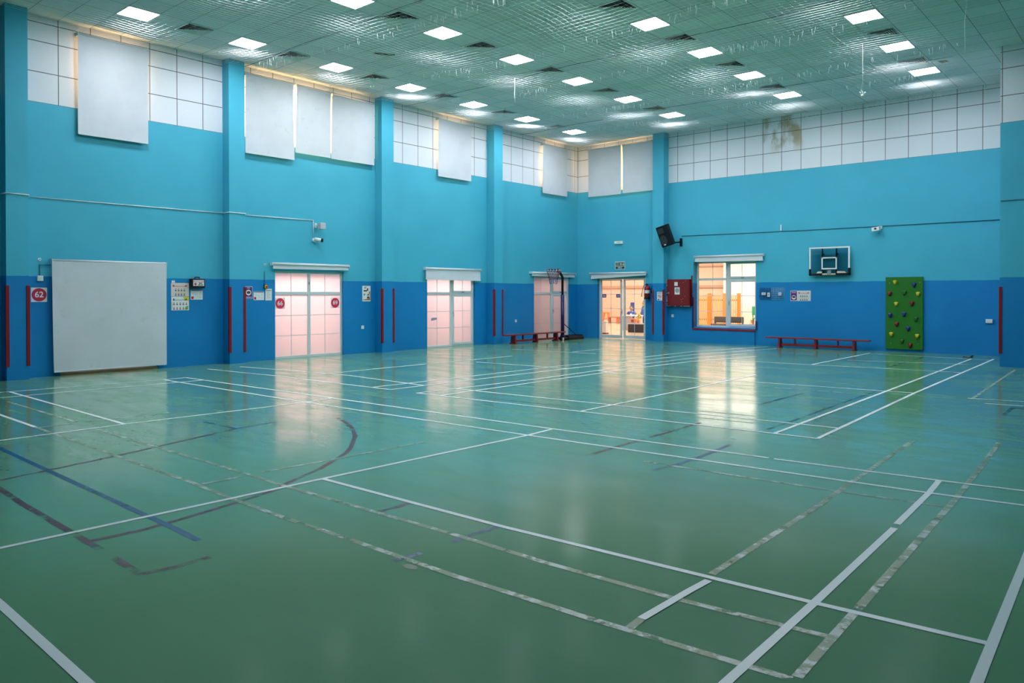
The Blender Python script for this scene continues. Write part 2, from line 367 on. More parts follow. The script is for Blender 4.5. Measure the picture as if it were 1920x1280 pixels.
# ------------------------------------------------------------------ floor markings (flat tape and paint, part of the floor)
LINES = {
    'white': [[(2.19,-15.45),(6.61,-15.36),(10.72,-15.28),(13.23,-15.18)],[(13.28,-15.19),(14.65,-15.11),(16.56,-14.92)],[(2.23,-15.88),(6.69,-15.88),(10.75,-15.77),(14.68,-15.61),(16.61,-15.4)],[(10.66,-22.06),(10.7,-18.42),(10.75,-15.77),(10.72,-15.28)],[(10.7,-18.42),(12.72,-18.42),(14.03,-18.37),(14.75,-18.34),(15.49,-18.29)],[(14.65,-15.11),(14.68,-15.61),(14.71,-16.65)],[(14.72,-16.75),(14.75,-18.34),(14.76,-19.37),(14.76,-20.77)],[(15.38,-14.37),(15.47,-17.03),(15.52,-18.71),(15.59,-20.11)],[(10.09,-21.02),(11.66,-21.02),(12.82,-21.04),(14.25,-21.04)],[(6.73,-21.05),(6.62,-18.36),(6.69,-15.88),(6.61,-15.36)],[(2.06,-18.27),(6.62,-18.36)],[(1.7,-19.83),(2.06,-18.27),(2.23,-15.88),(2.19,-15.45)],[(2.73,-20.06),(2.84,-15.43)],[(2.73,-19.08),(6.03,-19.13)],[(0.94,-14.38),(3.17,-14.19),(6.47,-14.14)],[(0.97,-13.66),(4.22,-13.24),(6.47,-13.4)],[(6.01,-14.1),(6.05,-13.28),(6.12,-9.55),(6.29,-6.08),(6.37,-3.49),(7.14,-0.32)],[(6.49,-14.15),(6.5,-13.43),(6.6,-9.46),(6.76,-6.85),(6.87,-4.44),(7.66,-1.02)],[(7.14,-14.15),(7.21,-13.37),(7.34,-11.14),(7.25,-7.67),(7.36,-5.39),(7.79,-3.3)],[(7.64,-14.13),(7.63,-13.37),(7.64,-8.3),(7.77,-6.19),(8.35,-3.94)],[(7.14,-14.15),(7.64,-14.13),(10.19,-14.01),(12.77,-13.91),(13.24,-13.9)],[(7.21,-13.37),(10.19,-13.24),(12.74,-13.11),(13.2,-13.1)],[(10.19,-14.01),(10.19,-13.24),(10.11,-9.34),(10.08,-8.11)],[(12.77,-13.9),(12.68,-9.11),(12.52,-1.33)],[(13.24,-13.9),(13.08,-9.12),(12.94,-1.09)],[(7.32,-9.4),(7.88,-9.58),(10.43,-9.31),(12.68,-9.12),(13.07,-9.1)],[(8.92,-5.39),(12.98,-5.1)],[(10.15,-5.28),(10.16,-1.0)],[(3.62,-13.49),(3.57,-10.68)],[(4.09,-9.58),(6.6,-9.46)],[(3.57,-12.14),(3.6,-10.68),(3.62,-7.78)],[(2.05,-5.96),(4.79,-5.81)],[(3.95,-5.71),(4.0,-4.32)],[(10.24,-1.24),(12.96,-1.47)],[(10.4,-3.64),(12.77,-3.06)],[(13.83,-9.24),(15.77,-8.96)],[(14.12,-9.71),(15.83,-9.48)],[(14.21,-18.41),(14.2,-18.61),(14.19,-19.07)]],
    'worn': [[(6.04,-19.13),(10.0,-19.2),(10.71,-19.24),(11.53,-19.26),(12.07,-19.25),(13.12,-19.26),(13.57,-19.24),(13.97,-19.23),(14.48,-19.2),(14.95,-19.17)],[(3.3,-18.65),(5.95,-18.68)],[(6.76,-18.72),(9.69,-18.74),(10.65,-18.76),(11.42,-18.76),(12.68,-18.75),(13.35,-18.77),(14.17,-18.75),(14.73,-18.7),(14.94,-18.68)],[(14.96,-19.14),(14.89,-16.31),(14.88,-15.83),(14.81,-14.03),(14.75,-12.9)],[(14.18,-18.31),(14.15,-16.48),(14.12,-15.8),(14.06,-13.83),(14.05,-13.39)],[(14.19,-19.07),(14.2,-19.19)],[(10.1,-19.17),(10.11,-18.82)],[(10.09,-18.63),(10.15,-17.82),(10.16,-16.78)],[(6.1,-19.12),(6.11,-18.76)],[(6.07,-18.63),(6.14,-17.6)],[(12.4,-16.08),(13.59,-16.04),(14.07,-16.02),(14.84,-15.96)],[(13.89,-9.29),(13.71,-3.73)],[(11.38,-12.94),(12.09,-12.88)],[(11.63,-13.44),(12.31,-13.39)],[(7.9,-10.22),(10.79,-9.87),(11.77,-9.77),(12.63,-9.78)]],
    'red': [[(8.19,-16.42),(8.47,-16.53),(8.84,-16.71),(9.14,-16.9),(9.37,-17.06),(9.56,-17.23),(9.84,-17.48),(10.01,-17.67),(10.12,-17.84),(10.37,-18.21),(10.58,-18.66),(10.73,-18.91),(10.8,-19.16),(10.87,-19.48),(10.93,-19.77),(10.97,-20.02),(10.95,-20.33)],[(8.69,-20.21),(8.41,-19.14),(7.92,-17.65)],[(7.52,-20.3),(9.02,-20.3),(9.63,-20.33),(10.64,-20.35),(11.12,-20.36),(11.78,-20.38)],[(11.77,-20.39),(11.81,-20.21),(11.8,-19.99)],[(11.86,-16.23),(11.84,-15.54),(11.83,-14.68),(11.81,-13.79)],[(11.82,-18.75),(11.83,-18.6),(11.82,-18.45)]],
    'blue': [[(5.59,-19.79),(7.14,-19.79),(8.5,-19.82),(10.0,-19.85),(11.12,-19.87),(11.46,-19.89)],[(12.69,-18.86),(12.69,-18.73),(12.7,-18.59),(12.7,-18.41)],[(12.68,-19.33),(12.69,-19.23),(12.7,-19.13)],[(12.66,-16.34),(12.68,-16.15),(12.7,-15.99),(12.71,-15.61),(12.67,-14.83)]],
    'dark': [[(7.19,-17.66),(7.92,-17.65)],[(7.92,-17.65),(7.85,-17.06)],[(12.61,-13.72),(12.61,-12.8),(12.57,-11.13),(12.56,-8.9)],[(11.72,-11.76),(11.76,-10.18)],[(11.59,-4.93),(11.54,-1.62)],[(8.25,-13.88),(9.22,-13.8),(10.19,-13.74)],[(11.75,-11.9),(11.76,-10.46)]],
    'hatch': [[(14.49,-10.71),(14.48,-9.95)],[(14.49,-10.75),(15.05,-10.58)],[(14.48,-9.95),(14.96,-9.8)]],
}
def stripe(pts, wd, z):
    g = G(); P = [Vector((x, y, 0)) for x, y in pts]; v = []
    for i, p in enumerate(P):
        a = (P[i]-P[i-1]).normalized() if i else None; b = (P[i+1]-P[i]).normalized() if i < len(P)-1 else None
        d = ((a or b)+(b or a)).normalized(); nrm = Vector((-d.y, d.x, 0))*wd/2
        v += [p+nrm+Vector((0,0,z)), p-nrm+Vector((0,0,z))]
    return g.add(v, [(2*i, 2*i+1, 2*i+3, 2*i+2) for i in range(len(P)-1)])
_z = [0.0012]
def lines(key, name, mat, wd):
    for pts in LINES[key]:
        _z[0] += .00003
        stripe(pts, wd, _z[0]).build(name, mat, floor)
lines('dark', 'faded_line', LDARK, .045); lines('red', 'red_line', LRED, .05); lines('blue', 'blue_line', LBLUE, .05)
lines('worn', 'worn_line', LWORN, .045); lines('white', 'court_line', LWHITE, .045); lines('hatch', 'floor_hatch_edge', LDARK, .05)
G().prism([(12.78,-19.30),(12.84,-19.29),(12.89,-19.33),(12.83,-19.36),(12.77,-19.34)], .001, .0013).build('floor_patch', M('patch', lin(84,112,62), .4), floor)

# ------------------------------------------------------------------ lamps and vents in the ceiling
ORD = ['first', 'second', 'third', 'fourth', 'fifth', 'sixth', 'seventh', 'eighth']
ROWS = ['row nearest the frosted doors', 'second row from the frosted doors', 'third row from the frosted doors', 'fourth row from the frosted doors']
LM = M('lamp_diffuser', (.9, .9, .9), .5, emit=(.90, .95, 1.0), estr=LED)
def make_lamp():
    t = thing('ceiling_light', '', 'ceiling light', group='LED ceiling panels')
    s = .2875; f = G()
    for a in (-1, 1):
        f.box(min(a*s, a*(s-.018)), max(a*s, a*(s-.018)), -s, s, -.012, 0).box(-s+.018, s-.018, min(a*s, a*(s-.018)), max(a*s, a*(s-.018)), -.012, 0)
    f.build('frame', WHITE, t)
    G().box(-s+.018, s-.018, -s+.018, s-.018, -.009, -.002).build('diffuser', LM, t)
    return t
def make_vent():
    t = thing('ceiling_vent', '', 'vent', group='square air diffusers in the ceiling')
    s = .285; f = G()
    for a in (-1, 1):
        f.box(min(a*s, a*(s-.03)), max(a*s, a*(s-.03)), -s, s, -.012, 0).box(-s+.03, s-.03, min(a*s, a*(s-.03)), max(a*s, a*(s-.03)), -.012, 0)
    f.build('frame', WHITE, t)
    G().box(-s+.02, s-.02, -s+.02, s-.02, -.004, -.001).build('backing', BLACK, t)
    b = G(); k = .255
    while k > .04:
        k2 = k-.028; z0, z1 = -.026, -.004
        for q in range(4):
            c, d = math.cos(q*PI/2), math.sin(q*PI/2); R_ = lambda x, y, z: (x*c-y*d, x*d+y*c, z)
            b.quad(R_(k, -k, z0), R_(k, k, z0), R_(k2, k2, z1), R_(k2, -k2, z1))
        k -= .042
    b.build('louvre', M('louvre_grey', (.66, .68, .68), .5), t)
    return t
lamp0 = make_lamp(); vent0 = make_vent(); used = set()
LIGHTPOS = [(i, j) for i, q in enumerate((7, 8, 8, 5)) for j in range(q)]  # panels out of view are added to light the near floor
for i, j in LIGHTPOS:
    o = lamp0 if 'l' not in used else copy_tree(lamp0); used.add('l')
    o.location = (lx[i], ly[j], CZ-.001)
    o['label'] = 'square LED panel, %s from the far wall, %s' % (ORD[j], ROWS[i])
for i in range(4):
    for j in range(6 if i < 2 else 5):
        o = vent0 if 'v' not in used else copy_tree(vent0); used.add('v')
        o.location = (lx[i], vy[j], CZ-.001)
        o['label'] = 'louvred air vent, %s from the far wall, %s' % (ORD[j], ROWS[i])
G().prism([(2.95,-11.62),(3.08,-11.66),(3.22,-11.36),(3.30,-11.30),(3.22,-11.24),(3.08,-11.33)], CZ-.004, CZ-.001).build('brown_patch', M('patch_brown', lin(70, 75, 45), .8), ceil)  # brown patch put in for the shade of a gap in the tiles
G().prism([(12.1,-2.95),(12.28,-2.9),(12.3,-2.75),(12.15,-2.72)], CZ-.004, CZ-.001).build('brown_patch', MATS['patch_brown'], ceil)

# ------------------------------------------------------------------ net under the ceiling
WIRES = [-3.3, -8.25, -13.08]
def sag(x, y):
    sm = lambda q: max(0, min(1, q))**2*(3-2*max(0, min(1, q)))
    s = .17+.31*sm(min(x, -y, max(0, 19-x))/6.5)-.025*math.cos(2*PI*(y+3.3)/4.9)
    s += .018*math.sin(1.9*x+.8*y)+.014*math.sin(1.5*y-1.1*x)
    if x < .5: s += .05*math.sin(2*PI*(y+13.3)/2.1)*(1-x/.5)
    return CZ-s
def net():
    xs = [.12+.125*i for i in range(0, 137)]; ys = [-.12-.125*j for j in range(0, 149)]
    r = .0012; v = []; f = []
    tri = [(math.cos(a), math.sin(a)) for a in (PI/2, PI*7/6, PI*11/6)]
    def run(pts, ax):
        o = len(v)
        for p in pts:
            for a, b in tri:
                v.append((p[0], p[1]+a*r, p[2]+b*r) if ax == 0 else (p[0]+a*r, p[1], p[2]+b*r))
        for i in range(len(pts)-1):
            for k in range(3): f.append((o+3*i+k, o+3*i+(k+1) % 3, o+3*i+3+(k+1) % 3, o+3*i+3+k))
    wob = lambda x, y: (.03*math.sin(1.9*y+.8*x)+.012*math.sin(5*y+2*x), .03*math.sin(1.7*x-.6*y)+.012*math.sin(4.3*x))
    def pt(x, y):
        a, b = wob(x, y); X_ = max(.05, x+a*min(1, x)); Y_ = min(-.05, y+b*min(1, -y)); return (X_, Y_, sag(x, y))
    keep = lambda x, y: not (x < .45 and any(a-.08 < y < b+.08 for a, b in ((-17.81,-17.45),(-13.52,-13.14),(-9.19,-8.78),(-4.79,-4.39)))) and not (3.1 < x < 3.8 and y > -.5) and not (x > 13.2 and y > -3.35)
    for y in ys:
        seg = []
        for x in xs:
            if keep(x, y): seg.append(pt(x, y))
            else:
                if len(seg) > 1: run(seg, 0)
                seg = []
        if len(seg) > 1: run(seg, 0)
    for x in xs:
        seg = []
        for y in ys:
            if keep(x, y): seg.append(pt(x, y))
            else:
                if len(seg) > 1: run(seg, 1)
                seg = []
        if len(seg) > 1: run(seg, 1)
    me = bpy.data.meshes.new('ceiling_net'); me.from_pydata(v, [], f); me.materials.append(NETW); me.update()
    o = bpy.data.objects.new('ceiling_net', me); COL.objects.link(o)
    return tag(o, 'thin white safety net sagging in waves under the whole ceiling', 'net')
cnet = net()
# loose cut ends hanging from it
g = G(); rnd = random.Random(3)
for wy in WIRES+[-.9, -5.8, -10.6]:
    for c in range(26):
        x0 = rnd.uniform(.7, 13.0)
        if x0 > 13 and wy > -3.4: continue
        for k in range(rnd.randint(3, 7)):
            x = x0+rnd.uniform(-.5, .5); y = wy+rnd.uniform(-.15, .15)
            if y > -.2: y = -.25
            z = sag(max(.15, x), y); L = rnd.uniform(.04, .16); dx = rnd.uniform(-.015, .015)
            if x < .5 or (3.1 < x < 3.8 and y > -.6): continue
            g.tube([(x, y, z), (x+dx, y, z-L*.6), (x+dx*1.5, y+dx, z-L)], [.0025, .003, .005], 4)
g.build('loose_strand', NETW, cnet)['kind'] = 'stuff'
for k, wy in enumerate(WIRES):
    pts = [(x, wy, CZ-.06-.015*math.sin(x*2)) for x in [.1+.4*i for i in range(int((13.1 if wy > -3.4 else 17)/.4))]]
    o = G().tube(pts, .006, 5).build('support_wire', WIRE)
    tag(o, 'dark wire across the ceiling carrying the net, %s the far wall' % ('nearest to', 'second out from', 'third out from')[k], 'wire', 'wires carrying the ceiling net')
tag(G().tube([(4.93,-9.2,6.4),(4.935,-9.2,6.2),(4.92,-9.2,6.0),(4.945,-9.2,5.86)], .006, 6).build('hanging_string', NETW), 'short frayed string hanging from the net near the ceiling centre', 'string')
t = thing('hanging_string', 'long string with a white feathery knot at its end, hanging near the far wall', 'string', (11.48,-6.28,6.5))
G().tube([(0,0,0),(.004,0,-.5),(0,0,-1.0)], .003, 5).build('cord', NETW, t)
g = G().ball((0,0,-1.03), (.035,.03,.03)); 
for k in range(7): g.tube([(0,0,-1.03),(.05*math.cos(k*.9),.04*math.sin(k*.9),-.98+.02*(k%3)),(.075*math.cos(k*.9),.06*math.sin(k*.9),-.99+.03*(k%3))], [.012,.009,.003], 5)
g.build('knot', NETW, t)
tag(G().tube([(13.58,-8.07,6.58),(13.59,-8.07,6.2),(13.56,-8.07,5.95),(13.57,-8.07,5.45)], .004, 5).build('hanging_string', NETW), 'thin bare white string hanging down near the right pillar', 'string')
# ------------------------------------------------------------------ blinds
def blind(wall, a0, a1, zt, zb, label, d=.09, mat=None, skew=(0, 0, 0, 0), seed=1, box=False, wave=.006, grp='roller blinds over the high windows'):
    """roller with hanging fabric; skew shifts the corners: top-left, top-right, bottom-left, bottom-right (along the wall)"""
    ac = (a0+a1)/2; t = wthing(wall, ac, zt, 'roller_blind', label, 'blind', grp)
    W = (a1-a0)/2
    G().tube([(-W+.003, 0, d), (W-.003, 0, d)], .026, 14).build('roller', ALU, t)
    for s in (-1, 1): G().box(s*(W-.004)-.006, s*(W-.004)+.006, -.035, .035, 0, d+.03).build('bracket', ALU, t)
    nx, ny = 18, 22; g = G(); rn = random.Random(seed); ph = rn.uniform(0, 6)
    H = zt-zb
    for sgn in (0,):
        v = []
        for j in range(ny+1):
            f = j/ny
            for i in range(nx+1):
                u = i/nx; l = -W+skew[0]*(1-f)+skew[2]*f; r = W+skew[1]*(1-f)+skew[3]*f
                wv = wave*(math.sin(5*u+ph)+.6*math.sin(11*u+3*f+ph))*f
                v.append((l+(r-l)*u, -.0-H*f, d+.022*(1-f)**4+wv))
        o = [(x, y, z-.0015) for x, y, z in v]
        N = len(v); fs = []
        for j in range(ny):
            for i in range(nx):
                a, b, c, e = j*(nx+1)+i, j*(nx+1)+i+1, (j+1)*(nx+1)+i+1, (j+1)*(nx+1)+i
                fs += [(e, c, b, a), (N+a, N+b, N+c, N+e)]
        g.add(v+o, fs, True)
    g.build('fabric', mat or BLIND, t)
    b = G().box(-W+skew[2]+.004, W+skew[3]-.004, -H-.012, -H+.012, d-.009, d+.009).build('bottom_bar', ALU, t, .003)
    return t
blind('L', -16.54, -15.20, 6.60, 4.67, 'tall white roller blind on the high window at the left end, above the large blind', seed=1)
blind('L', -13.01, -11.74, 6.60, 4.80, 'leftmost of three white roller blinds side by side, right edge folded back', skew=(0, -.02, 0, .02), seed=2, mat=BLIND2)
blind('L', -11.68, -10.68, 6.60, 4.99, 'middle and narrowest of three white roller blinds side by side', skew=(.02, 0, -.015, 0), seed=3, mat=BLIND2)
blind('L', -10.63, -9.29, 6.58, 4.98, 'rightmost of the three white roller blinds side by side', skew=(0, 0, -.03, 0), seed=4, mat=BLIND2)
blind('L', -6.95, -5.58, 6.62, 4.97, 'white roller blind on the high window above the glazed door with the short blind', seed=5)
blind('L', -2.11, -.73, 6.60, 4.97, 'white roller blind on the high window above the basketball stand', seed=6)
blind('B', .54, 1.90, 6.62, 4.98, 'white roller blind left of its twin, high above the clear glass door', seed=7)
blind('B', 1.965, 3.17, 6.60, 4.995, 'white roller blind high above the extinguishers, right edge against the pillar', seed=8)
blind('L', -17.02, -14.85, 2.20, .085, 'very large stained white roller blind pulled down almost to the floor', d=.11, mat=BLIND2, skew=(0, 0, .03, 0), seed=9, wave=.012, grp=None)

def door_blind(wall, a0, a1, zt, zb, label, f0, f1, fz0, fz1, d=.10):
    """rolled-up blind: cassette with a short end of fabric below it"""
    ac = (a0+a1)/2; t = wthing(wall, ac, zt, 'roller_blind', label, 'blind', 'rolled-up blinds over doors and window')
    W = (a1-a0)/2
    G().tube([(-W, -.035, d-.02), (W, -.035, d-.02)], .036, 16).build('roller', ALU, t)
    for s in (-1, 1): G().box(s*W-.006, s*W+.006, -.075, .005, 0, d+.02).build('bracket', ALU, t)
    l, r = f0-ac, f1-ac
    g = G(); y0 = -.06
    g.add([(l, y0, d-.012), (r, y0, d-.012), (r+.01, fz1-zt, d-.012), (l-.01, fz0-zt, d-.012), (l, y0, d-.016), (r, y0, d-.016), (r+.01, fz1-zt, d-.016), (l-.01, fz0-zt, d-.016)],
          [(0,3,2,1),(4,5,6,7),(3,7,6,2),(0,4,7,3),(1,2,6,5)])
    g.build('fabric', BLIND, t)
    bz0, bz1 = fz0-zt, fz1-zt
    g = G(); w = .008
    v = []
    for (x, y) in ((l-.012, bz0), (r+.012, bz1)):
        v += [(x, y-.012, d-.024), (x, y+.012, d-.024), (x, y+.012, d-.004), (x, y-.012, d-.004)]
    g.add(v, [(0,1,2,3),(7,6,5,4),(0,4,5,1),(1,5,6,2),(2,6,7,3),(3,7,4,0)]); g.build('bottom_bar', ALU, t)
    return t
door_blind('L', -12.34, -10.12, 2.31, 2.2, 'rolled-up white blind above the double door numbered 66 and 69', -12.30, -10.15, 2.17, 2.18)
door_blind('L', -7.46, -5.16, 2.32, 1.97, 'rolled-up blind with a short fabric end above the second frosted door', -7.43, -5.18, 1.985, 1.965)
door_blind('L', -2.72, -.24, 2.30, 2.15, 'rolled-up white blind behind the basketball hoop', -2.66, -.30, 2.17, 2.15)
door_blind('B', .60, 2.88, 2.30, 2.1, 'rolled-up white blind above the clear glass double door', .66, 2.87, 2.09, 2.19)
door_blind('B', 4.64, 6.89, 2.76, 2.55, 'rolled-up white blind above the big window', 4.67, 6.87, 2.58, 2.555)

# ------------------------------------------------------------------ high windows behind the blinds
WPANE = M('lit_pane', (.8, .8, .8), .4, emit=(1.0, .60, .24), estr=10.0)
n_w = 0
for wl in 'LB':
    for a0, a1, z0, z1 in UPW[wl]:
        n_w += 1
        l, r = onwall(wl, (a0+a1)/2, z0, -.06); W = (a1-a0)/2; H = z1-z0
        e = bpy.data.objects.new('window_%d' % n_w, None); COL.objects.link(e); e.location = l; e.rotation_euler = r; e['kind'] = 'structure'
        f = G().box(-W, -W+.05, 0, H, -.04, .02).box(W-.05, W, 0, H, -.04, .02).box(-W, W, 0, .05, -.04, .02).box(-W, W, H-.05, H, -.04, .02)
        k = 3 if a1-a0 > 2 else 1
        for q in ([-10.50] if wl == 'L' and k > 1 else [1.80] if k > 1 else []): f.box(q-(a0+a1)/2-.14, q-(a0+a1)/2+.14, 0, H, -.04, .05)  # wide bar added to hide the glowing pane behind the blind gap
        f.build('frame', CREAM, e)
        G().box(-W+.04, W-.04, .04, H-.04, -.02, -.012).build('pane', WPANE, e)

# ------------------------------------------------------------------ doors and the big window
def opening(wall, n, kind, a, z, d):
    l, r = onwall(wall, a, z, -d); e = bpy.data.objects.new('%s_%d' % (kind, n), None); COL.objects.link(e)
    e.location = l; e.rotation_euler = r; e['kind'] = 'structure'; return e
def bars(rects, z0, z1):
    g = G()
    for x0, x1, y0, y1 in rects: g.box(x0, x1, y0, y1, z0, z1)
    return g
def ring(x0, x1, y0, y1, w):
    return [(x0, x0+w, y0, y1), (x1-w, x1, y0, y1), (x0+w, x1-w, y0, y0+w), (x0+w, x1-w, y1-w, y1)]
def pane(e, x0, x1, y0, y1, mat, z=-.02, vs=(), hs=(), gb=ALU):
    G().box(x0-.01, x1+.01, y0-.01, y1+.01, z-.004, z).build('pane', mat, e)
    if vs or hs: bars([(v-.008, v+.008, y0, y1) for v in vs]+[(x0, x1, h-.008, h+.008) for h in hs], z+.001, z+.006).build('glazing_bar', gb, e)
def fixed_and_sash(e, x0, x1, y0, y1, xm, yt, mat, xs, ys, handle_y, gb=ALU, base=.06):
    """left fixed light and right opening light, each with a top light; local coordinates on the wall"""
    fw = .055
    bars(ring(x0, x1, y0, y1, fw)+[(xm-.05, xm+.05, y0+fw, y1-fw), (x0+fw, xm-.05, yt-.035, yt+.035), (xm+.05, x1-fw, yt-.03, yt+.03)], -.05, .0).build('frame', ALU, e, .004)
    pane(e, x0+fw, xm-.05, y0+fw, yt-.035, mat, vs=xs[:1], hs=ys, gb=gb); pane(e, x0+fw, xm-.05, yt+.035, y1-fw, mat, vs=xs[:1], gb=gb)
    s = .06; X0, X1 = xm+.035, x1-fw+.015
    bars(ring(X0, X1, y0+fw-.015, yt-.02, s+.015), -.03, .018).build('sash', ALU, e, .004)
    bars(ring(X0, X1, yt+.02, y1-fw+.015, s), -.03, .018).build('sash', ALU, e, .004)
    pane(e, X0+s, X1-s, y0+fw+s-.015, yt-.02-s, mat, vs=xs[1:], hs=ys, gb=gb); pane(e, X0+s, X1-s, yt+.02+s, y1-fw-s, mat, vs=xs[1:], gb=gb)
    h = G().box(X0+.02, X0+.045, handle_y-.03, handle_y+.03, .018, .028).tube([(X0+.032, handle_y, .028), (X0+.032, handle_y, .05), (X0+.032, handle_y-.11, .055)], .009, 8)
    h.build('handle', STEEL, e); G().box((X0+X1)/2-.05, (X0+X1)/2+.05, yt+.03, yt+.045, .018, .034).build('latch', DGREY, e)
# door 1: wide double frosted door (66 / 69)
D1 = .07
e = opening('L', 1, 'door', -11.215, 0, D1); c = -11.215
L_ = lambda v: v-c+.046
x0, x1 = -12.215-c, -10.215-c
bars(ring(x0, x1, 0, 2.12, .06)+[(L_(-11.30), L_(-11.22), .06, 2.06), (x0+.06, L_(-11.30), 1.54, 1.615), (L_(-11.22), x1-.06, 1.54, 1.615)], -.05, .0).build('frame', ALU, e, .004)
for q0, q1, vv in ((x0+.06, L_(-11.30), L_(-11.76)), (L_(-11.22), x1-.06, L_(-10.78))):
    pane(e, q0, q1, .06, 1.54, FROST, vs=(vv,), hs=(1.04, .55)); pane(e, q0, q1, 1.615, 2.06, FROST, vs=(vv,))
G().box(L_(-11.27), L_(-11.25), 1.80, 1.86, 0, .02).build('latch', STEEL, e)
# doors 2 and 3
e = opening('L', 2, 'door', -6.315, 0, .07); c = -6.315; L_ = lambda v: v-c+.067
fixed_and_sash(e, -.995, .995, 0, 2.12, L_(-6.345), 1.575, FROST, (L_(-6.91), L_(-5.85)), (1.05, .56), 1.0)
G().prism([(L_(-7.10)-.04, .78), (L_(-7.10)+.19, .81), (L_(-7.10)+.21, .87), (L_(-7.10)+.02, .87), (L_(-7.10)-.04, .85)], -.019, -.017).build('tape_patch', GREY, e)
e = opening('L', 3, 'door', -1.46, 0, .07); c = -1.46; L_ = lambda v: v-c+.09
fixed_and_sash(e, -1.01, 1.01, 0, 2.14, L_(-1.53), 1.575, FROST, (L_(-2.08), L_(-1.03)), (1.04, .55), 1.0)
# door 4: clear double door
e = opening('B', 4, 'door', 1.83, 0, .12); L_ = lambda v: v-1.83-.076
bars([(-.97, -.895, 0, 2.12), (.895, .97, 0, 2.12), (-.895, .895, 2.06, 2.12)], -.06, .0).build('frame', ALU, e, .004)
for k, (q0, q1, p0, p1) in enumerate(((-.89, L_(1.87), L_(1.04), L_(1.80)), (L_(1.93), .965, L_(2.0), L_(2.735)))):
    bars([(q0, p0, .02, 2.055), (p1, q1, .02, 2.055), (p0, p1, .02, .13), (p0, p1, 2.02, 2.055)], -.045, .0).build('door_leaf', ALU, e, .004)
    pane(e, p0, p1, .13, 2.02, GLASS, -.02, vs=((p0+p1)/2,), hs=(1.55, 1.05, .56))
G().box(L_(1.88), L_(1.90), .86, 1.02, 0, .012).tube([(L_(1.89), .98, .01), (L_(1.89), .98, .05), (L_(1.89)+.01, .90, .05)], .009, 8).build('handle', STEEL, e)
for x in (L_(1.05), L_(1.63)):
    k = G().box(x, x+.17, 1.43, 1.55, -.019, -.0175).build('glass_sticker', PURPLE, e); G().box(x+.03, x+.14, 1.47, 1.50, -.0175, -.017).build('sticker_text_bar', PAPER, k)
# door 5: the covered door behind the large blind
e = opening('L', 5, 'door', -15.915, 0, .07)
bars(ring(-.935, .935, 0, 2.12, .07)+[(-.04, .04, .07, 2.05)], -.05, .0).build('frame', ALU, e, .004)
pane(e, -.865, -.04, .07, 2.05, FROST); pane(e, .04, .865, .07, 2.05, FROST)
G().box(-.93, .93, 0.0, .045, .0, .07).build('threshold', WOOD, e)
# big window
e = opening('B', 6, 'window', 5.597, .50, .22); L_ = lambda v: v-5.597-.11
fixed_and_sash(e, -1.03, 1.03, 0, 2.08, L_(5.72), 1.515, GLASS, (L_(5.22), L_(6.19)), (.995, .50), .80)
# number discs on the glass of door 1
def disc_sign(a, z, num, label, d, base):
    t = wthing('L', a, z, 'number_sign', label, 'sign', 'round number signs', d=d)
    G().box(-.135, .135, -.135, .135, 0, .002).build('backing_sheet', base, t)
    G().disc(0, 0, .125, .002, .004).build('disc', PRED if num == '62' else DISC, t)
    text('lettering', num, .15, PAPER, t, (0, 0, .0045), bold=.003)
    return t
SHEET = M('pink_sheet', (.85, .78, .80), .5); DISC = M('disc_red', (.80, .015, .07), .5)  # brighter red stands in for light from behind the glass discs
disc_sign(-12.02, 1.335, '66', 'red disc reading 66 on the left leaf of the frosted double door', -.086, SHEET)
disc_sign(-10.425, 1.335, '69', 'red disc reading 69 on the right leaf of the frosted double door', -.086, SHEET)
disc_sign(-17.2, 1.55, '62', 'white square sign with red disc reading 62 beside the large blind', .002, PAPER)

# ------------------------------------------------------------------ edge guards
def guard(wall, a, d, z0, z1, label, mat=RED, side=1, grp='red foam guards on pillar edges'):
    """L-shaped strip over a vertical edge; side +1: the edge's second face lies towards +a"""
    t = wthing(wall, a, z0, 'edge_guard', label, 'edge guard', grp, d=d); H = z1-z0; w, k = .045, .014
    o = G().prism([(0, -.0), (side*-1*w, 0), (side*-1*w, k), (side*k, k), (side*k, -w), (0, -w)][::side], 0, H)
    # prism runs along z: turn it so that it runs along the wall's y
    o.v = [(x, zz, yy) for x, yy, zz in o.v]
    b = o.build('strip', mat, t, .004)
    return t
for a0, a1, d, z1_, nm in ((-17.81, -17.45, PD, 1.72, 'pillar at the left edge of the picture'), (-13.52, -13.14, PD, 1.72, 'pillar between large blind and double door'),
                      (-9.19, -8.78, PD, 1.71, 'pillar left of the second frosted door'), (-4.79, -4.39, .31, 1.70, 'pillar beside the left bench')):
    guard('L', a0, d, .25, z1_, 'red guard, left edge of the '+nm, side=-1)
    guard('L', a1, d, .25, z1_, 'red guard, right edge of the '+nm, side=1)
guard('B', 3.266, .32, .23, 1.69, 'red guard strip on the left edge of the pillar by the extinguishers', side=-1)
guard('B', 3.667, .32, .23, 1.69, 'red guard strip on the right edge of the pillar by the extinguishers', side=1)
guard('B', 13.355, 3.2, .28, 1.70, 'red guard strip on the broad pillar at the right end of the hall', side=-1)
guard('B', 4.56, .0, .47, 1.45, 'tall navy guard strip left of the big window', NAVY, 1, 'navy guards beside the window')
guard('B', 6.635, .0, .45, .73, 'short navy guard strip at the lower right corner of the window', NAVY, -1, 'navy guards beside the window')
t = wthing('B', 5.6, .41, 'sill_guard', 'long red guard strip along the window sill edge', 'edge guard', d=.05)
G().box(-1.06, 1.03, 0, .056, 0, .014).build('strip', RED, t, .004)
G().box(-1.06, 1.03, .043, .056, -.05, 0).build('cap_strip', RED, t, .003)
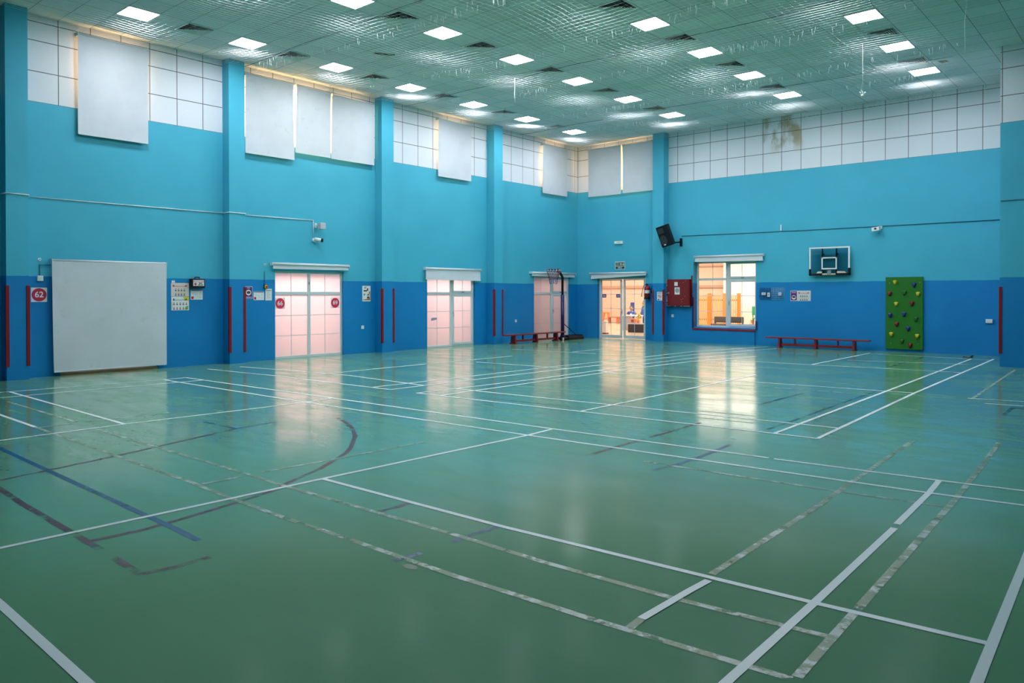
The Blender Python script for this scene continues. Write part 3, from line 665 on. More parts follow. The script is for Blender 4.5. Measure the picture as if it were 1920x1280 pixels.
# ------------------------------------------------------------------ papers and small things on the walls
def poster(wall, a0, a1, z0, z1, name, label, cat='poster', base=PAPER, d=.002, group=None):
    t = wthing(wall, (a0+a1)/2, (z0+z1)/2, name, label, cat, group, d=d)
    W, H = (a1-a0)/2, (z1-z0)/2
    G().box(-W, W, -H, H, 0, .003).build('sheet', base, t); return t, W, H
def portraits(t, xs, ys, s, mats, z=.0034):
    k = 0; sk, hr, bd = G(), G(), G()
    for y in ys:
        for x in xs:
            hr.disc(x, y+.28*s, .34*s, z, z+.0004, 12); bd.prism([(x-.5*s, y-.75*s), (x+.5*s, y-.75*s), (x+.42*s, y-.3*s), (x, y-.1*s), (x-.42*s, y-.3*s)], z+.0004, z+.0008)
            sk.disc(x, y+.15*s, .24*s, z+.0008, z+.0012, 12); k += 1
    hr.build('portrait_hair', HAIR, t); bd.build('portrait_clothes', mats, t); sk.build('portrait_face', SKIN, t)
def staff_sheet(t, W, H, x0, x1, y0, y1, cols, rows, head, bodym):
    """a printed block with a title flourish and a grid of small portraits"""
    w = x1-x0; h = y1-y0; z = .0032
    g = G().box(x0+.08*w, x1-.08*w, y0+.735*h, y0+.765*h, z, z+.0006)
    g.prism([(x0+.08*w, y0+.72*h), (x0+.2*w, y0+.72*h), (x0+.15*w, y0+.87*h), (x0+.12*w, y0+.87*h)], z, z+.0007).prism([(x1-.3*w, y0+.73*h), (x1-.12*w, y0+.73*h), (x1-.15*w, y0+.88*h), (x1-.2*w, y0+.8*h)], z, z+.0007)
    g.build('title_flourish', head, t)
    portraits(t, [x0+w*(.18+.64*(i+.5)/cols) if cols == 4 else x0+w*(.06+.88*(i+.5)/cols) for i in range(cols)], [y0+h*(.48-.33*r) for r in range(rows)], .13*h, bodym)
t, W, H = poster('L', -14.70, -14.31, 1.515, 1.80, 'staff_poster', 'peach poster with eight small portraits, upper of the two right of the large blind', base=M('poster_peach', (.66, .56, .54), .7))
staff_sheet(t, W, H, -W, W, -H, H, 4, 2, PRED, DGREY)
t, W, H = poster('L', -14.695, -14.31, 1.215, 1.508, 'staff_poster', 'green-edged poster with ten small portraits, lower of the two right of the large blind')
g = G().box(-W+.01, -W+.025, -H+.015, H-.12, .0031, .0035).prism([(W-.13, H-.002), (W-.002, H-.002), (W-.002, H-.10), (W-.10, H-.08)], .0031, .0034); g.build('green_print', PYEL, t)
G().prism([(W-.1, -H+.015), (W-.015, -H+.015), (W-.015, -H+.1), (W-.08, -H+.07)], .0031, .0034).build('green_print', PGREEN, t)
staff_sheet(t, W, H, -W, W, -H, H, 5, 2, DGREY, M('print_plum', (.12, .03, .08), .7))
poster('L', -14.685, -14.615, 1.805, 1.85, 'paper_tag', 'tiny white paper tag above the peach portrait poster', 'tag')
# first aid case
t = wthing('L', -14.15, 1.80, 'first_aid_case', 'black case marked EMERGENCY FIRST AID KIT hanging beside the portrait posters', 'first aid kit')
G().box(-.155, .155, -.105, .095, .0, .11).build('case', BLACK, t, .012)
G().tube([(-.05, .09, .055), (-.05, .125, .055), (.05, .125, .055), (.05, .09, .055)], .011, 8).build('handle', BLACK, t)
k = G().box(-.115, .13, -.062, .068, .110, .112).build('label_plate', PAPER, t)
G().box(-.11, .125, .018, .062, .112, .1125).build('red_band', M('print_rose', (.55, .30, .34), .6), k)
text('lettering', 'EMERGENCY', .036, PAPER, k, (.008, .040, .113), bold=.001)
G().box(-.10, -.03, -.032, -.012, .112, .1135).box(-.075, -.055, -.055, .010, .112, .1135).build('red_cross', PRED, k)
text('lettering', 'FIRST', .036, INK, k, (.05, -.005, .113), bold=.002); text('lettering', 'AID KIT', .034, INK, k, (.05, -.040, .113), bold=.002)
def plan(wall, a0, a1, z0, z1, label):
    t, W, H = poster(wall, a0, a1, z0, z1, 'evacuation_plan', label, 'sign')
    g = G().box(-W+.01, W-.01, H-.022, H-.008, .0031, .0036).build('header_bar', PURPLE, t)
    G().box(-W+.012, -W+.065, -H+.012, -H+.07, .0031, .0036).build('red_square', PRED, t)
    g = G()
    for x, y, w_, h_ in ((-.6, .25, .25, .5), (.62, .25, .22, .5), (-.1, .1, .3, .12), (.1, -.35, .2, .15), (.6, -.5, .3, .18)):
        X0, X1, Y0, Y1 = x*W-w_*W/2, x*W+w_*W/2, y*H-h_*H/2, y*H+h_*H/2
        for r in ring(X0, X1, Y0, Y1, .004): g.box(*r, .0031, .0034)
    g.build('plan_drawing', GREY, t); return t
plan('L', -14.27, -14.0, 1.44, 1.65, 'white evacuation plan sheet under the black first aid case')
plan('L', -12.77, -12.50, 1.42, 1.62, 'white evacuation plan sheet between the purple poster and the printed notice')
def purple(wall, a0, a1, z0, z1, label):
    t, W, H = poster(wall, a0, a1, z0, z1, 'purple_poster', label)
    G().box(-W+.008, W-.008, -H+.01, H-.01, .003, .0034).build('purple_field', PURPLE, t)
    G().disc(0, .0*H, .68*W, .0034, .0038).build('picture_disc', PAPER, t); G().ball((0, .02*H, .004), (.5*W, .34*W, .0008), 12, 6).build('picture', BROWN, t)
    G().box(-.4*W, .4*W, .72*H, .80*H, .0034, .0038).box(-.7*W, .7*W, -.80*H, -.70*H, .0034, .0038).build('text_bar', PAPER, t)
purple('L', -12.995, -12.80, 1.455, 1.735, 'purple poster with a round picture, right of the pillar guard, near the emergency stop')
t, W, H = poster('L', -12.465, -12.295, 1.41, 1.685, 'printed_notice', 'white notice of small print lines left of the double door', 'notice')
g = G()
for q in range(8): g.box(-.62*W, (.6-.2*(q % 3))*W, .55*H-q*.17*H, .55*H-q*.17*H+.045*H, .0031, .0035)
g.build('print_line', GREY, t); G().box(-.7*W, .7*W, .66*H, .74*H, .0031, .0036).build('header_bar', PURPLE, t)
t = wthing('L', -12.465, 1.73, 'emergency_stop_button', 'yellow and red emergency stop button left of the double door', 'button')
G().box(-.045, .045, -.045, .045, 0, .03).build('back_box', DGREY, t, .006); G().disc(0, 0, .042, .03, .05).build('yellow_collar', HY, t, .004); G().disc(0, 0, .024, .05, .08).build('push_button', M('button_red', (.5, .02, .01), .4), t, .006)
tag(G().tube([(.012, -12.49, 2.09), (.012, -12.49, 1.775)], .007, 6).build('cable', M('cable_blue', lin(20, 70, 110), .6)), 'thin painted cable running down to the emergency stop button', 'cable')
def hook(wall, a, z, label):
    t = wthing(wall, a, z, 'wall_hook', label, 'hook', 'small white wall hooks')
    G().disc(0, 0, .028, 0, .008, 16).build('plate', WHITE, t); G().tube([(0, 0, .006), (0, 0, .05), (0, .025, .06)], .008, 8).build('peg', WHITE, t)
hook('L', -17.19, 2.215, 'small white hook above the switch box at the left end'); hook('L', -12.48, 2.25, 'small white hook left of the rolled-up blind of the double door')
# switch box, sockets
t = wthing('L', -17.185, 1.86, 'switch_box', 'white switch box above the sign reading 62', 'switch')
G().box(-.05, .05, -.05, .05, 0, .035).build('box', WHITE, t, .005); G().box(-.018, .018, -.028, .028, .035, .042).build('rocker', PAPER, t, .003)
t = thing('cable', 'thin cable bent from the large blind down to the switch box', 'cable')
G().tube([(.012, -17.0, 2.115), (.012, -17.19, 2.115), (.012, -17.19, 1.91)], .008, 6).build('cable_run', M('cable_teal', lin(30, 110, 140), .6), t)
def socket(wall, a, z, label, w_=.085):
    t = wthing(wall, a, z, 'wall_socket', label, 'socket', 'white wall sockets')
    G().box(-w_/2, w_/2, -.045, .045, 0, .012).build('plate', WHITE, t, .004); G().box(-.016, -.010, -.005, .012, .012, .0125).box(.010, .016, -.005, .012, .012, .0125).box(-.003, .003, .014, .026, .012, .0125).build('slot', INK, t)
socket('L', -9.62, .685, 'white socket below the light poster with two faces'); socket('L', -3.41, .68, 'white socket above the left bench'); socket('B', 3.82, .84, 'white socket below the red hose cabinet')
t = wthing('B', 12.68, .865, 'wall_box', 'white flat box low on the wall right of the climbing board', 'box'); G().box(-.075, .075, -.05, .05, 0, .05).build('body', WHITE, t, .006); G().box(-.06, .06, -.036, .036, .05, .053).build('cover', PAPER, t, .002)
# poster with two faces
t, W, H = poster('L', -9.625, -9.355, 1.365, 1.775, 'portrait_poster', 'light poster with two larger face portraits between double door and pillar', base=PAPER)
G().box(-.7*W, .1*W, .28*H, .46*H, .003, .0036).box(.1*W, .4*W, .35*H, .7*H, .003, .0036).build('dark_print', BROWN, t)
G().disc(-.35*W, .75*H, .22*W, .003, .0036, 12).disc(-.1*W, .84*H, .14*W, .003, .0036, 10).build('emblem', GREY, t)
G().prism([(-.9*W, -.86*H), (.95*W, -.86*H), (.95*W, .3*H), (.7*W, .3*H), (.55*W, .05*H), (.8*W, -.1*H), (.8*W, -.62*H), (-.9*W, -.78*H)], .003, .0034).build('orange_print', M('print_ochre', (.42, .18, .02), .7), t)
portraits(t, [-.5*W], [-.22*H], .07, PAPER); portraits(t, [.42*W], [-.30*H], .09, INK, .0038)

# ------------------------------------------------------------------ cables, cameras on the left wall
t = thing('cable_trunking', 'long thin white cable trunking along the left wall and around its pillars', 'cable trunking')
zc = 3.375
for q in (((.011, -20, zc), (.011, -17.822, zc), (PD+.011, -17.822, zc+.0), (PD+.011, -17.44, zc)), ((.011, -17.44, zc+.0), (.011, -13.532, zc), (PD+.011, -13.532, zc), (PD+.011, -13.12, zc)),
          ((.011, -13.12, zc), (.011, -11.14, zc+.01), (.011, -11.14, 2.97))):
    for a, b in zip(q, q[1:]): G().tube([a, b], .0105, 4).build('trunking_run', WHITE, t)
t = wthing('L', -11.05, 3.25, 'flood_lamp', 'white box lamp at the end of the trunking above the double door', 'lamp')
G().box(-.06, -.02, -.04, .07, 0, .05).tube([(-.03, .02, .04), (.0, .02, .12)], .018, 8).build('bracket', WHITE, t); G().box(-.04, .12, -.09, .07, .10, .24).build('housing', M('grey_housing', (.45, .47, .52), .4), t, .01)
t = wthing('L', -11.12, 2.90, 'security_camera', 'white bullet camera with black lens below the box lamp', 'camera')
G().disc(0, 0, .055, 0, .04, 20).build('base', WHITE, t, .004)
G().tube([(0, 0, .03), (.02, 0, .09)], .02, 8).build('arm', WHITE, t); G().tube([(-.03, .02, .07), (.10, -.005, .16)], .045, 16).build('body', WHITE, t); G().tube([(.10, -.005, .16), (.145, -.012, .19)], [.046, .046], 16).build('lens', BLACK, t)

# ------------------------------------------------------------------ back wall: exit signs, extinguishers, hose cabinet, speaker
t = wthing('B', 1.76, 3.32, 'exit_light', 'slim white emergency exit light high above the clear double door', 'exit light')
G().box(-.17, .17, -.05, .05, 0, .05).build('housing', WHITE, t, .006); k = G().box(-.155, .135, -.035, .035, .05, .053).build('lens', M('exit_lens', (.55, .68, .66), .3, emit=(.55, .9, .75), estr=.12), t)
text('lettering', 'EXIT', .055, M('print_sage', (.25, .40, .36), .6), k, (.03, 0, .0535)); G().disc(-.10, .012, .014, .053, .055, 12).build('indicator', M('indicator_green', (.3, .9, .3), .4, emit=(.5, 1, .45), estr=1.2), k)
t = wthing('B', 1.80, 2.53, 'fire_exit_sign', 'green and white sign reading FIRE EXIT NO.7 above the clear double door', 'sign')
G().box(-.20, .20, -.135, .135, 0, .004).build('backing', PAPER, t, .001)
k = G().box(-.18, -.02, -.02, .115, .004, .005).box(-.015, .075, -.02, .115, .004, .005).box(.08, .18, -.02, .115, .004, .005).box(-.18, .18, -.12, -.035, .004, .005).build('green_field', SGREEN, t)
text('lettering', 'FIRE', .062, PAPER, k, (-.10, .082, .0055)); text('lettering', 'EXIT', .062, PAPER, k, (-.10, .016, .0055)); text('lettering', 'NO.7', .072, PAPER, k, (0, -.078, .0055), bold=.002)
g = G().disc(.032, .092, .013, .005, .006, 12); g.prism([(.01,.075),(.05,.078),(.055,.04),(.062,.0),(.048,.0),(.036,.035),(.02,.0),(.006,.0),(.02,.045)], .005, .006); g.build('running_figure', PAPER, k)
G().prism([(.12,.105),(.142,.105),(.142,.045),(.17,.045),(.131,-.01),(.092,.045),(.12,.045)], .005, .006).build('arrow', PAPER, k)
def extinguisher(a, z, d, label, body, r=.075, h=.36, hose=True):
    t = wthing('B', a, z, 'fire_extinguisher', label, 'fire extinguisher', 'fire extinguishers by the pillar', d=d)
    def lathe(g, prof, n=20):
        v = []; f = []
        for rr, y in prof:
            for i in range(n): v.append((rr*math.cos(2*PI*i/n), y, rr*math.sin(2*PI*i/n)))
        for j in range(len(prof)-1):
            for i in range(n): f.append((j*n+i, (j+1)*n+i, (j+1)*n+(i+1) % n, j*n+(i+1) % n))
        return g.add(v, f, True)
    lathe(G(), [(0, .02), (r, .02), (r, h*.86), (r*.8, h*.95), (r*.35, h), (r*.3, h+.03), (0, h+.03)]).build('cylinder', body, t)
    lathe(G(), [(0, -.02), (r*1.05, -.02), (r*1.05, .04), (r, .045)]).build('foot_ring', BLACK, t)
    if body is not BLACK: lathe(G(), [(r*1.01, h*.42), (r*1.01, h*.66)]).build('label_band', PAPER, t)
    G().box(-.02, .02, h+.03, h+.06, -.03, .03).box(-.012, .012, h+.06, h+.075, -.02, .11).box(-.012, .012, h+.02, h+.035, .02, .10).build('valve_handle', BLACK if body is BLACK else DGREY, t, .003)
    if hose: G().tube([(-.01, h+.045, 0), (-.06, h+.05, .03), (-.11, h+.0, .04), (-.15, h-.12, .04), (-.18, h-.28, .04), (-.185, h-.36, .04)], [.009]*4+[.011, .017], 8).build('hose', BLACK if body is BLACK else REDC, t)
    else: G().tube([(-.01, h+.045, .02), (-.05, h+.03, .05), (-.07, h-.1, .07), (-.06, h-.2, .07)], [.009, .009, .011, .018], 8).build('hose', BLACK, t)
    G().box(-.05, .05, h*.5, h*.9, -d, -r*.9).build('wall_bracket', DGREY, t)
extinguisher(2.93, 1.40, .11, 'larger red fire extinguisher with hose, on the wall right of the clear double door', M('extinguisher_red', (.33, .008, .012), .3), .088, .42)
extinguisher(3.19, 1.50, .10, 'black fire extinguisher half hidden beside the pillar guard', BLACK, .06, .28, False)
t, W, H = poster('B', 3.43, 3.62, 1.34, 1.62, 'prohibition_sign', 'white sign with a red barred circle on the pillar by the extinguishers', 'sign', d=.322)
G().prism([(.06*math.cos(2*PI*i/28), .06*math.sin(2*PI*i/28)) for i in range(28)], .0031, .0036).build('red_ring', PRED, t); G().disc(0, 0, .046, .0036, .0040).build('ring_inner', PAPER, t)
G().prism([(-.04, .028), (-.028, .04), (.04, -.028), (.028, -.04)], .0044, .0048).build('bar', PRED, t); G().box(-.03, .03, -.006, .006, .0040, .0044).build('pictogram', INK, t)
G().box(-.07, .07, .095, .112, .0031, .0035).box(-.06, .06, -.11, -.10, .0031, .0035).box(-.07, -.02, -.128, -.09, .0031, .0034).build('text_bar', INK, t)
# hose cabinet
t = wthing('B', 4.09, 1.155, 'fire_hose_cabinet', 'big red fire hose cabinet with worn edges between pillar and window', 'fire cabinet', d=0)
G().box(-.41, .41, 0, .87, 0, .15).build('body', REDC, t, .006); k = G().box(-.385, .385, .025, .845, .15, .162).build('door', REDC, t, .004)
G().disc(-.335, .43, .036, .162, .172, 20).build('lock', STEEL, k); G().box(-.12, .0, .66, .78, .162, .1635).build('notice_square', PAPER, k)
kk = G().box(-.11, .07, .38, .61, .162, .1635).build('notice_sheet', PAPER, k); G().disc(-.02, .51, .075, .1635, .164).build('round_print', GREY, kk)
g = G(); rn = random.Random(5)
for q in range(26):
    y = rn.uniform(.0, .85); g.prism([(-.41, y), (-.41+rn.uniform(.01, .03), y+.01), (-.41+rn.uniform(.005, .03), y+.04), (-.41, y+.05)], .150, .1515)
for q in range(10):
    x = rn.uniform(-.4, .4); g.prism([(x, .002), (x+.06, .002), (x+.05, .014), (x+.01, .012)], .150, .1515)
for q in range(6):
    x, y = rn.uniform(.1, .36), rn.uniform(.1, .8); g.prism([(x, y), (x+.012, y+.01), (x+.008, y+.03)], .162, .1626)
g.build('worn_paint', PAPER, t)
tag(G().tube([(4.527, -.05, 1.20), (4.527, -.05, 2.10), (4.527, -.025, 2.13)], .022, 10).build('water_pipe', REDC), 'dark red pipe rising at the right side of the fire hose cabinet', 'pipe')
# speaker
t = wthing('B', 3.86, 3.42, 'loudspeaker', 'black loudspeaker tilted on a bracket, on the back wall beside the pillar', 'speaker', d=.52)
R_ = Euler((math.radians(14), math.radians(-22), math.radians(9)), 'XYZ')
prof = [(-.20, -.14), (.20, -.14), (.20, .02), (.13, .17), (-.13, .17), (-.20, .02)]
g = G(); g.prism([(x, -zz) for x, zz in prof], -.34, .34); g.v = [(x, zz, yy) for x, yy, zz in g.v]
body = g.build('cabinet', BLACK, t, .018, rot=R_)
k = G().disc(0, -.12, .165, .14, .152, 32).build('woofer_grille', DGREY, body, .004); G().box(-.14, .14, .11, .27, .14, .148).build('horn', DGREY, body, .02)
G().box(-.045, .045, -.285, -.25, .152, .157).build('badge', PAPER, body)
G().tube([(.10, -.22, -.14), (.27, -.20, -.47)], .022, 10).build('bracket_arm', BLACK, t); G().box(.235, .315, -.33, -.07, -.515, -.47).build('bracket_plate', BLACK, t, .012)
# cable along the back wall
t = thing('cable', 'long dark cable along the back wall from the loudspeaker to the right pillar', 'cable')
G().tube([(4.15, -.012, 3.42), (6.0, -.012, 3.405), (8.56, -.012, 3.39), (13.34, -.012, 3.385)], .011, 6).build('cable_run', M('cable_grey', lin(40, 110, 130), .6), t)
tag(G().tube([(13.37, -3.212, 3.52), (16, -3.212, 3.54)], .011, 6).build('cable', MATS['cable_grey']), 'dark cable on the broad pillar at the right end', 'cable')
t = wthing('B', 7.40, 3.42, 'wall_stub', 'short white upright stub on the cable above the window', 'conduit'); G().box(-.018, .018, 0, .17, 0, .03).build('cover', WHITE, t, .004)
t = wthing('B', 10.08, 3.31, 'security_camera', 'white camera on the back wall, up right of the backboard', 'camera')
G().box(.02, .10, .0, .08, 0, .04).tube([(.06, .04, .03), (.02, .02, .10)], .02, 8).build('bracket', WHITE, t); G().box(-.12, .08, -.06, .05, .08, .22).build('housing', WHITE, t, .012, rot=(0, 0, .1)); G().disc(-.02, 0, .03, .22, .226).build('lens', DGREY, t)
# ------------------------------------------------------------------ basketball backboard on the back wall
t = wthing('B', 8.825, 2.48, 'basketball_backboard', 'glass basketball backboard with white frame and no hoop, lettered T.A.SPORT', 'backboard', d=.13)
W, H = .555, .395
G().box(-W+.02, W-.02, -H+.02, H-.02, -.012, 0).build('glass_panel', BGLASS, t)
bars([(-W, -W+.042, -H+.17, H), (W-.042, W, -H+.17, H), (-W+.042, W-.042, H-.042, H)], -.02, .012).build('frame', WHITE, t, .003)
sq = bars(ring(-.215, .205, -.235, .105, .034), .0005, .004).build('target_square', WHITE, t)
G().disc(-.20, .09, .014, .004, .006, 12).disc(.19, .09, .014, .004, .006, 12).build('red_bolt', PRED, sq)
g = G().box(-W-.01, -W+.045, -H-.01, -H+.175, -.03, .022).box(W-.045, W+.018, -H-.01, -H+.19, -.03, .022).box(-W-.01, W+.018, -H-.015, -H+.045, -.03, .022); g.build('edge_padding', BLACK, t, .008)
G().box(-.215, -.185, .10, H-.03, -.05, -.014).box(.17, .20, .10, H-.03, -.05, -.014).box(-.215, -.185, -H+.03, -.235, -.05, -.014).box(.17, .20, -H+.03, -.235, -.05, -.014).build('support_bar', BLACK, t)
G().tube([(-.2, .2, -.05), (-.2, .2, -.13)], .02, 8).tube([(.185, .2, -.05), (.185, .2, -.13)], .02, 8).tube([(-.2, -.3, -.05), (-.2, -.3, -.13)], .02, 8).tube([(.185, -.3, -.05), (.185, -.3, -.13)], .02, 8).build('wall_mount', BLACK, t)
g = G().prism([(-.36, -H+.05), (-.20, -H+.05), (-.20, -H+.10), (-.31, -H+.105)], .001, .006).prism([(.21, -H+.05), (.46, -H+.05), (.42, -H+.095), (.21, -H+.105)], .001, .006).box(-.185, .175, -H+.0, -H+.042, .022, .026); g.build('bare_padding', M('bare_foam', (.62, .52, .44), .8), t)
k = G().box(-.055, .055, -H+.005, -H+.125, .004, .03).build('hoop_plate', STEEL, t, .004)
G().disc(-.034, -H+.10, .010, .03, .034, 10).disc(.034, -H+.10, .010, .03, .034, 10).disc(-.034, -H+.03, .010, .03, .034, 10).disc(.034, -H+.03, .010, .03, .034, 10).build('bolt_hole', BLACK, k)
text('lettering', 'T.A.SPORT', .098, INK, t, (-.365, .255, .002), sx=.62)

# ------------------------------------------------------------------ climbing board with holds
t = wthing('B', 10.735, 1.035, 'climbing_board', 'green climbing board with coloured holds on the back wall', 'climbing board', d=.022)
bw, bh = .455, .965
G().box(-bw, bw, -bh, bh, 0, .035).build('board', GREENB, t, .003)
for hm, a, z in (('y', 10.52, 1.85), ('b', 10.98, 1.78), ('r', 10.39, 1.55), ('g', 10.75, 1.57), ('y', 11.08, 1.54), ('y', 10.55, 1.27), ('r', 10.93, 1.29), ('b', 10.40, .97), ('b', 10.74, 1.0), ('g', 11.03, .88), ('r', 10.56, .73), ('b', 10.84, .62), ('y', 10.43, .46), ('y', 11.06, .43), ('g', 10.69, .28), ('r', 10.89, .18)):
    m = dict(y=HY, b=HB, r=HR, g=HG)[hm]
    pts = [(-.055, .05), (-.03, .062), (.03, .062), (.055, .05), (.052, .015), (.035, -.02), (.028, -.055), (0, -.066), (-.028, -.055), (-.035, -.02), (-.052, .015)]
    g = G(); n = len(pts); lay = [(1, .035), (1.0, .055), (.85, .085), (.5, .098)]
    v = [(x*s, y*s+(.008 if s < 1 else 0), z_) for s, z_ in lay for x, y in pts]
    f = [(i*n+k, i*n+(k+1) % n, (i+1)*n+(k+1) % n, (i+1)*n+k) for i in range(3) for k in range(n)]+[tuple(range(3*n, 4*n))]
    g.add(v, f)
    o = g.build('climbing_hold', m, t, .004, loc=(a-10.735, z-1.035, 0))
    o['label'] = '%s climbing hold' % dict(y='yellow', b='blue', r='dark red', g='green')[hm]
    G().disc(0, -.028, .011, .096, .0995, 10).box(-.035, .035, .038, .046, .075, .092).build('bolt_hole', M('hole_shadow', (.05, .035, .01), .8) if hm == 'y' else BLACK, o)
for x, y in ((-.355, .805), (.375, .815), (-.325, -.815), (.345, -.795)):
    G().disc(x, y, .012, .035, .038, 12).build('fixing_screw', STEEL, t)

# ------------------------------------------------------------------ wire grids with cards
def wire_grid(a0, a1, z0, z1, label, m):
    t = wthing('B', (a0+a1)/2, (z0+z1)/2, 'wire_grid_panel', label, 'grid panel', 'wire grid panels', d=.02)
    W, H = (a1-a0)/2, (z1-z0)/2; g = G(); nx, ny = 7, 6
    for i in range(nx+1): g.tube([(-W+2*W*i/nx, -H, 0), (-W+2*W*i/nx, H, 0)], .005, 5)
    for i in range(ny+1): g.tube([(-W, -H+2*H*i/ny, .004), (W, -H+2*H*i/ny, .004)], .005, 5)
    g.build('grid', m, t)
    return t
wire_grid(6.76, 7.105, 1.39, 1.725, 'navy wire grid panel with two cards, right of the window', M('grid_navy', (.01, .04, .16), .5))
wire_grid(7.125, 7.49, 1.39, 1.725, 'pale wire grid panel with one card, right of the navy grid', M('grid_pale', (.25, .45, .58), .5))
def card(a0, a1, z0, z1, label):
    t = wthing('B', (a0+a1)/2, (z0+z1)/2, 'grid_card', label, 'card', 'cards on the wire grids', d=.032)
    W, H = (a1-a0)/2, (z1-z0)/2; G().box(-W, W, -H, H, 0, .012).build('card_sheet', PAPER, t); G().box(-.6*W, .6*W, -.5*H, .5*H, .012, .0125).build('print_block', M('print_faded', (.45, .35, .40), .7), t)
card(6.825, 6.945, 1.52, 1.595, 'wide white card on the left side of the navy wire grid'); card(7.00, 7.075, 1.465, 1.59, 'upright white card on the right side of the navy wire grid'); card(7.335, 7.42, 1.51, 1.595, 'white card on the pale wire grid')
t, W, H = poster('B', 7.68, 8.265, 1.345, 1.645, 'staff_poster', 'wide poster, purple with round picture left and eight portraits right, between window and backboard', base=M('poster_grey', (.62, .60, .62), .7))
G().box(-W+.012, -W+.185, -H+.02, H-.02, .003, .0034).build('purple_field', PURPLE, t); G().disc(-W+.098, -.045, .062, .0034, .0038).build('picture_disc', PAPER, t); G().ball((-W+.098, -.035, .004), (.05, .032, .0008), 12, 6).build('picture', BROWN, t)
G().box(-W+.04, -W+.155, .085, .10, .0034, .0038).build('text_bar', PAPER, t)
staff_sheet(t, W, H, -W+.2, W-.01, -H, H, 4, 2, PRED, DGREY)

# ------------------------------------------------------------------ benches
BRED = M('bench_red', (.22, .006, .012), .35)
def bench(name_label, loc, rot, L):
    t = thing('gym_bench', name_label, 'bench', loc, rot, 'red gym benches')
    G().box(-L/2, L/2, -.12, .12, .262, .30).build('seat_plank', BRED, t, .008)
    for x in (-L/2+.40, 0, L/2-.40):
        g = G(); g.prism([(-.10, .02), (.10, .02), (.075, .262), (-.075, .262)], x-.03, x+.03); g.v = [(zz, xx, yy) for xx, yy, zz in g.v]
        leg = g.build('leg', BRED, t, .004)
        if x: G().box(x-.04, x+.04, -.14, .14, 0, .025).build('foot', BRED, leg, .004)
        else: G().box(x-.03, x+.03, -.10, .10, 0, .02).build('foot', BRED, leg, .004)
    G().box(-L/2+.43, L/2-.43, -.025, .025, .055, .12).build('lower_beam', BRED, t, .004)
    for x in (-L/4+.12, L/4-.12): G().box(x-.02, x+.02, -.025, .025, .12, .262).build('strut', BRED, t, .003)
    return t
bench('long red wooden bench by the basketball stand at the frosted door', (.62, -3.16, 0), (0, 0, PI/2), 2.96)
bench('long red wooden bench under the backboard beside the climbing board', (8.55, -.38, 0), (0, 0, 0), 2.86)

# ------------------------------------------------------------------ portable basketball stand in the corner
t = thing('basketball_stand', 'portable basketball stand with navy pole and netted hoop in the far corner', 'basketball hoop', (.52, -1.58, 0), (0, 0, 0))
g = G(); pr = [(-.19, 0), (.19, 0), (.19, .10), (.12, .155), (-.12, .155), (-.19, .10)]
base = G(); base.prism(pr, .12, 1.0); base.v = [(x, zz, y) for x, y, zz in base.v]; base.build('base_tank', BLACK, t, .02)
G().box(-.16, .16, -.24, .12, .02, .10).build('base_foot', BLACK, t, .02)
for s in (-1, 1):
    wv = G(); n = 16; v = [(s*.17+dx, -.20+.05*math.cos(2*PI*i/n), .05+.05*math.sin(2*PI*i/n)) for dx in (-.015, .015) for i in range(n)]
    wv.add(v, [tuple(range(n)), tuple(range(2*n-1, n-1, -1))]+[(i, (i+1) % n, n+(i+1) % n, n+i) for i in range(n)]); wv.build('wheel', STEEL, t)
G().tube([(0, 0, .06), (0, 0, 1.52)], .062, 16).build('lower_pole', NAVY, t)
G().tube([(0, 0, .08), (0, 0, .18)], [.10, .07], 14).build('pole_collar', NAVY, t)
G().tube([(0, 0, 1.50), (0, 0, 2.12), (0, -.05, 2.18), (0, -.19, 2.33)], .042, 14).build('upper_pole', BLACK, t)
G().tube([(0, .06, .55), (0, .78, .14)], .014, 8).build('brace_rod', BLACK, t)
G().box(-.05, .05, -.26, -.17, 2.27, 2.40).build('rim_bracket', M('bracket_red', (.25, .01, .03), .4), t, .006)
rc = (0, -.50, 2.37); R0 = .235
rim = G().tube([(rc[0]+R0*math.cos(2*PI*i/32), rc[1]+R0*math.sin(2*PI*i/32), rc[2]) for i in range(33)], .012, 8, False)
rim.build('rim', M('rim_dark', (.06, .012, .05), .4), t)
def hoopnet():
    g = G(); lv = [(R0, 2.36), (R0*.93, 2.28), (R0*.80, 2.19), (R0*.68, 2.10), (R0*.60, 2.04)]; n = 12
    for i in range(n):
        for j in range(len(lv)-1):
            for s in (.5, -.5):
                a = 2*PI*(i+(j % 2)*.5)/n; b = a+s*2*PI/n
                g.tube([(rc[0]+lv[j][0]*math.cos(a), rc[1]+lv[j][0]*math.sin(a), lv[j][1]), (rc[0]+lv[j+1][0]*math.cos(b), rc[1]+lv[j+1][0]*math.sin(b), lv[j+1][1])], .007, 5)
    return g
hn = hoopnet().build('hoop_net', M('net_plum', (.22, .08, .12), .7), t)
g = G(); n = 12
for i in range(n):
    a = 2*PI*i/n; g.tube([(rc[0]+.14*math.cos(a), rc[1]+.14*math.sin(a), 2.04), (rc[0]+.125*math.cos(a+.2), rc[1]+.125*math.sin(a+.2), 1.96), (rc[0]+.12*math.cos(a), rc[1]+.12*math.sin(a), 1.88+.02*(i % 3))], .009, 5)
g.build('net_fringe', M('net_blue', (.16, .17, .42), .7), hn)
g = G()
for i in range(14):
    a = 2*PI*i/14; g.ball((rc[0]+R0*math.cos(a), rc[1]+R0*math.sin(a), 2.345), (.02, .02, .03), 6, 4)
g.build('net_loop', PAPER, hn)

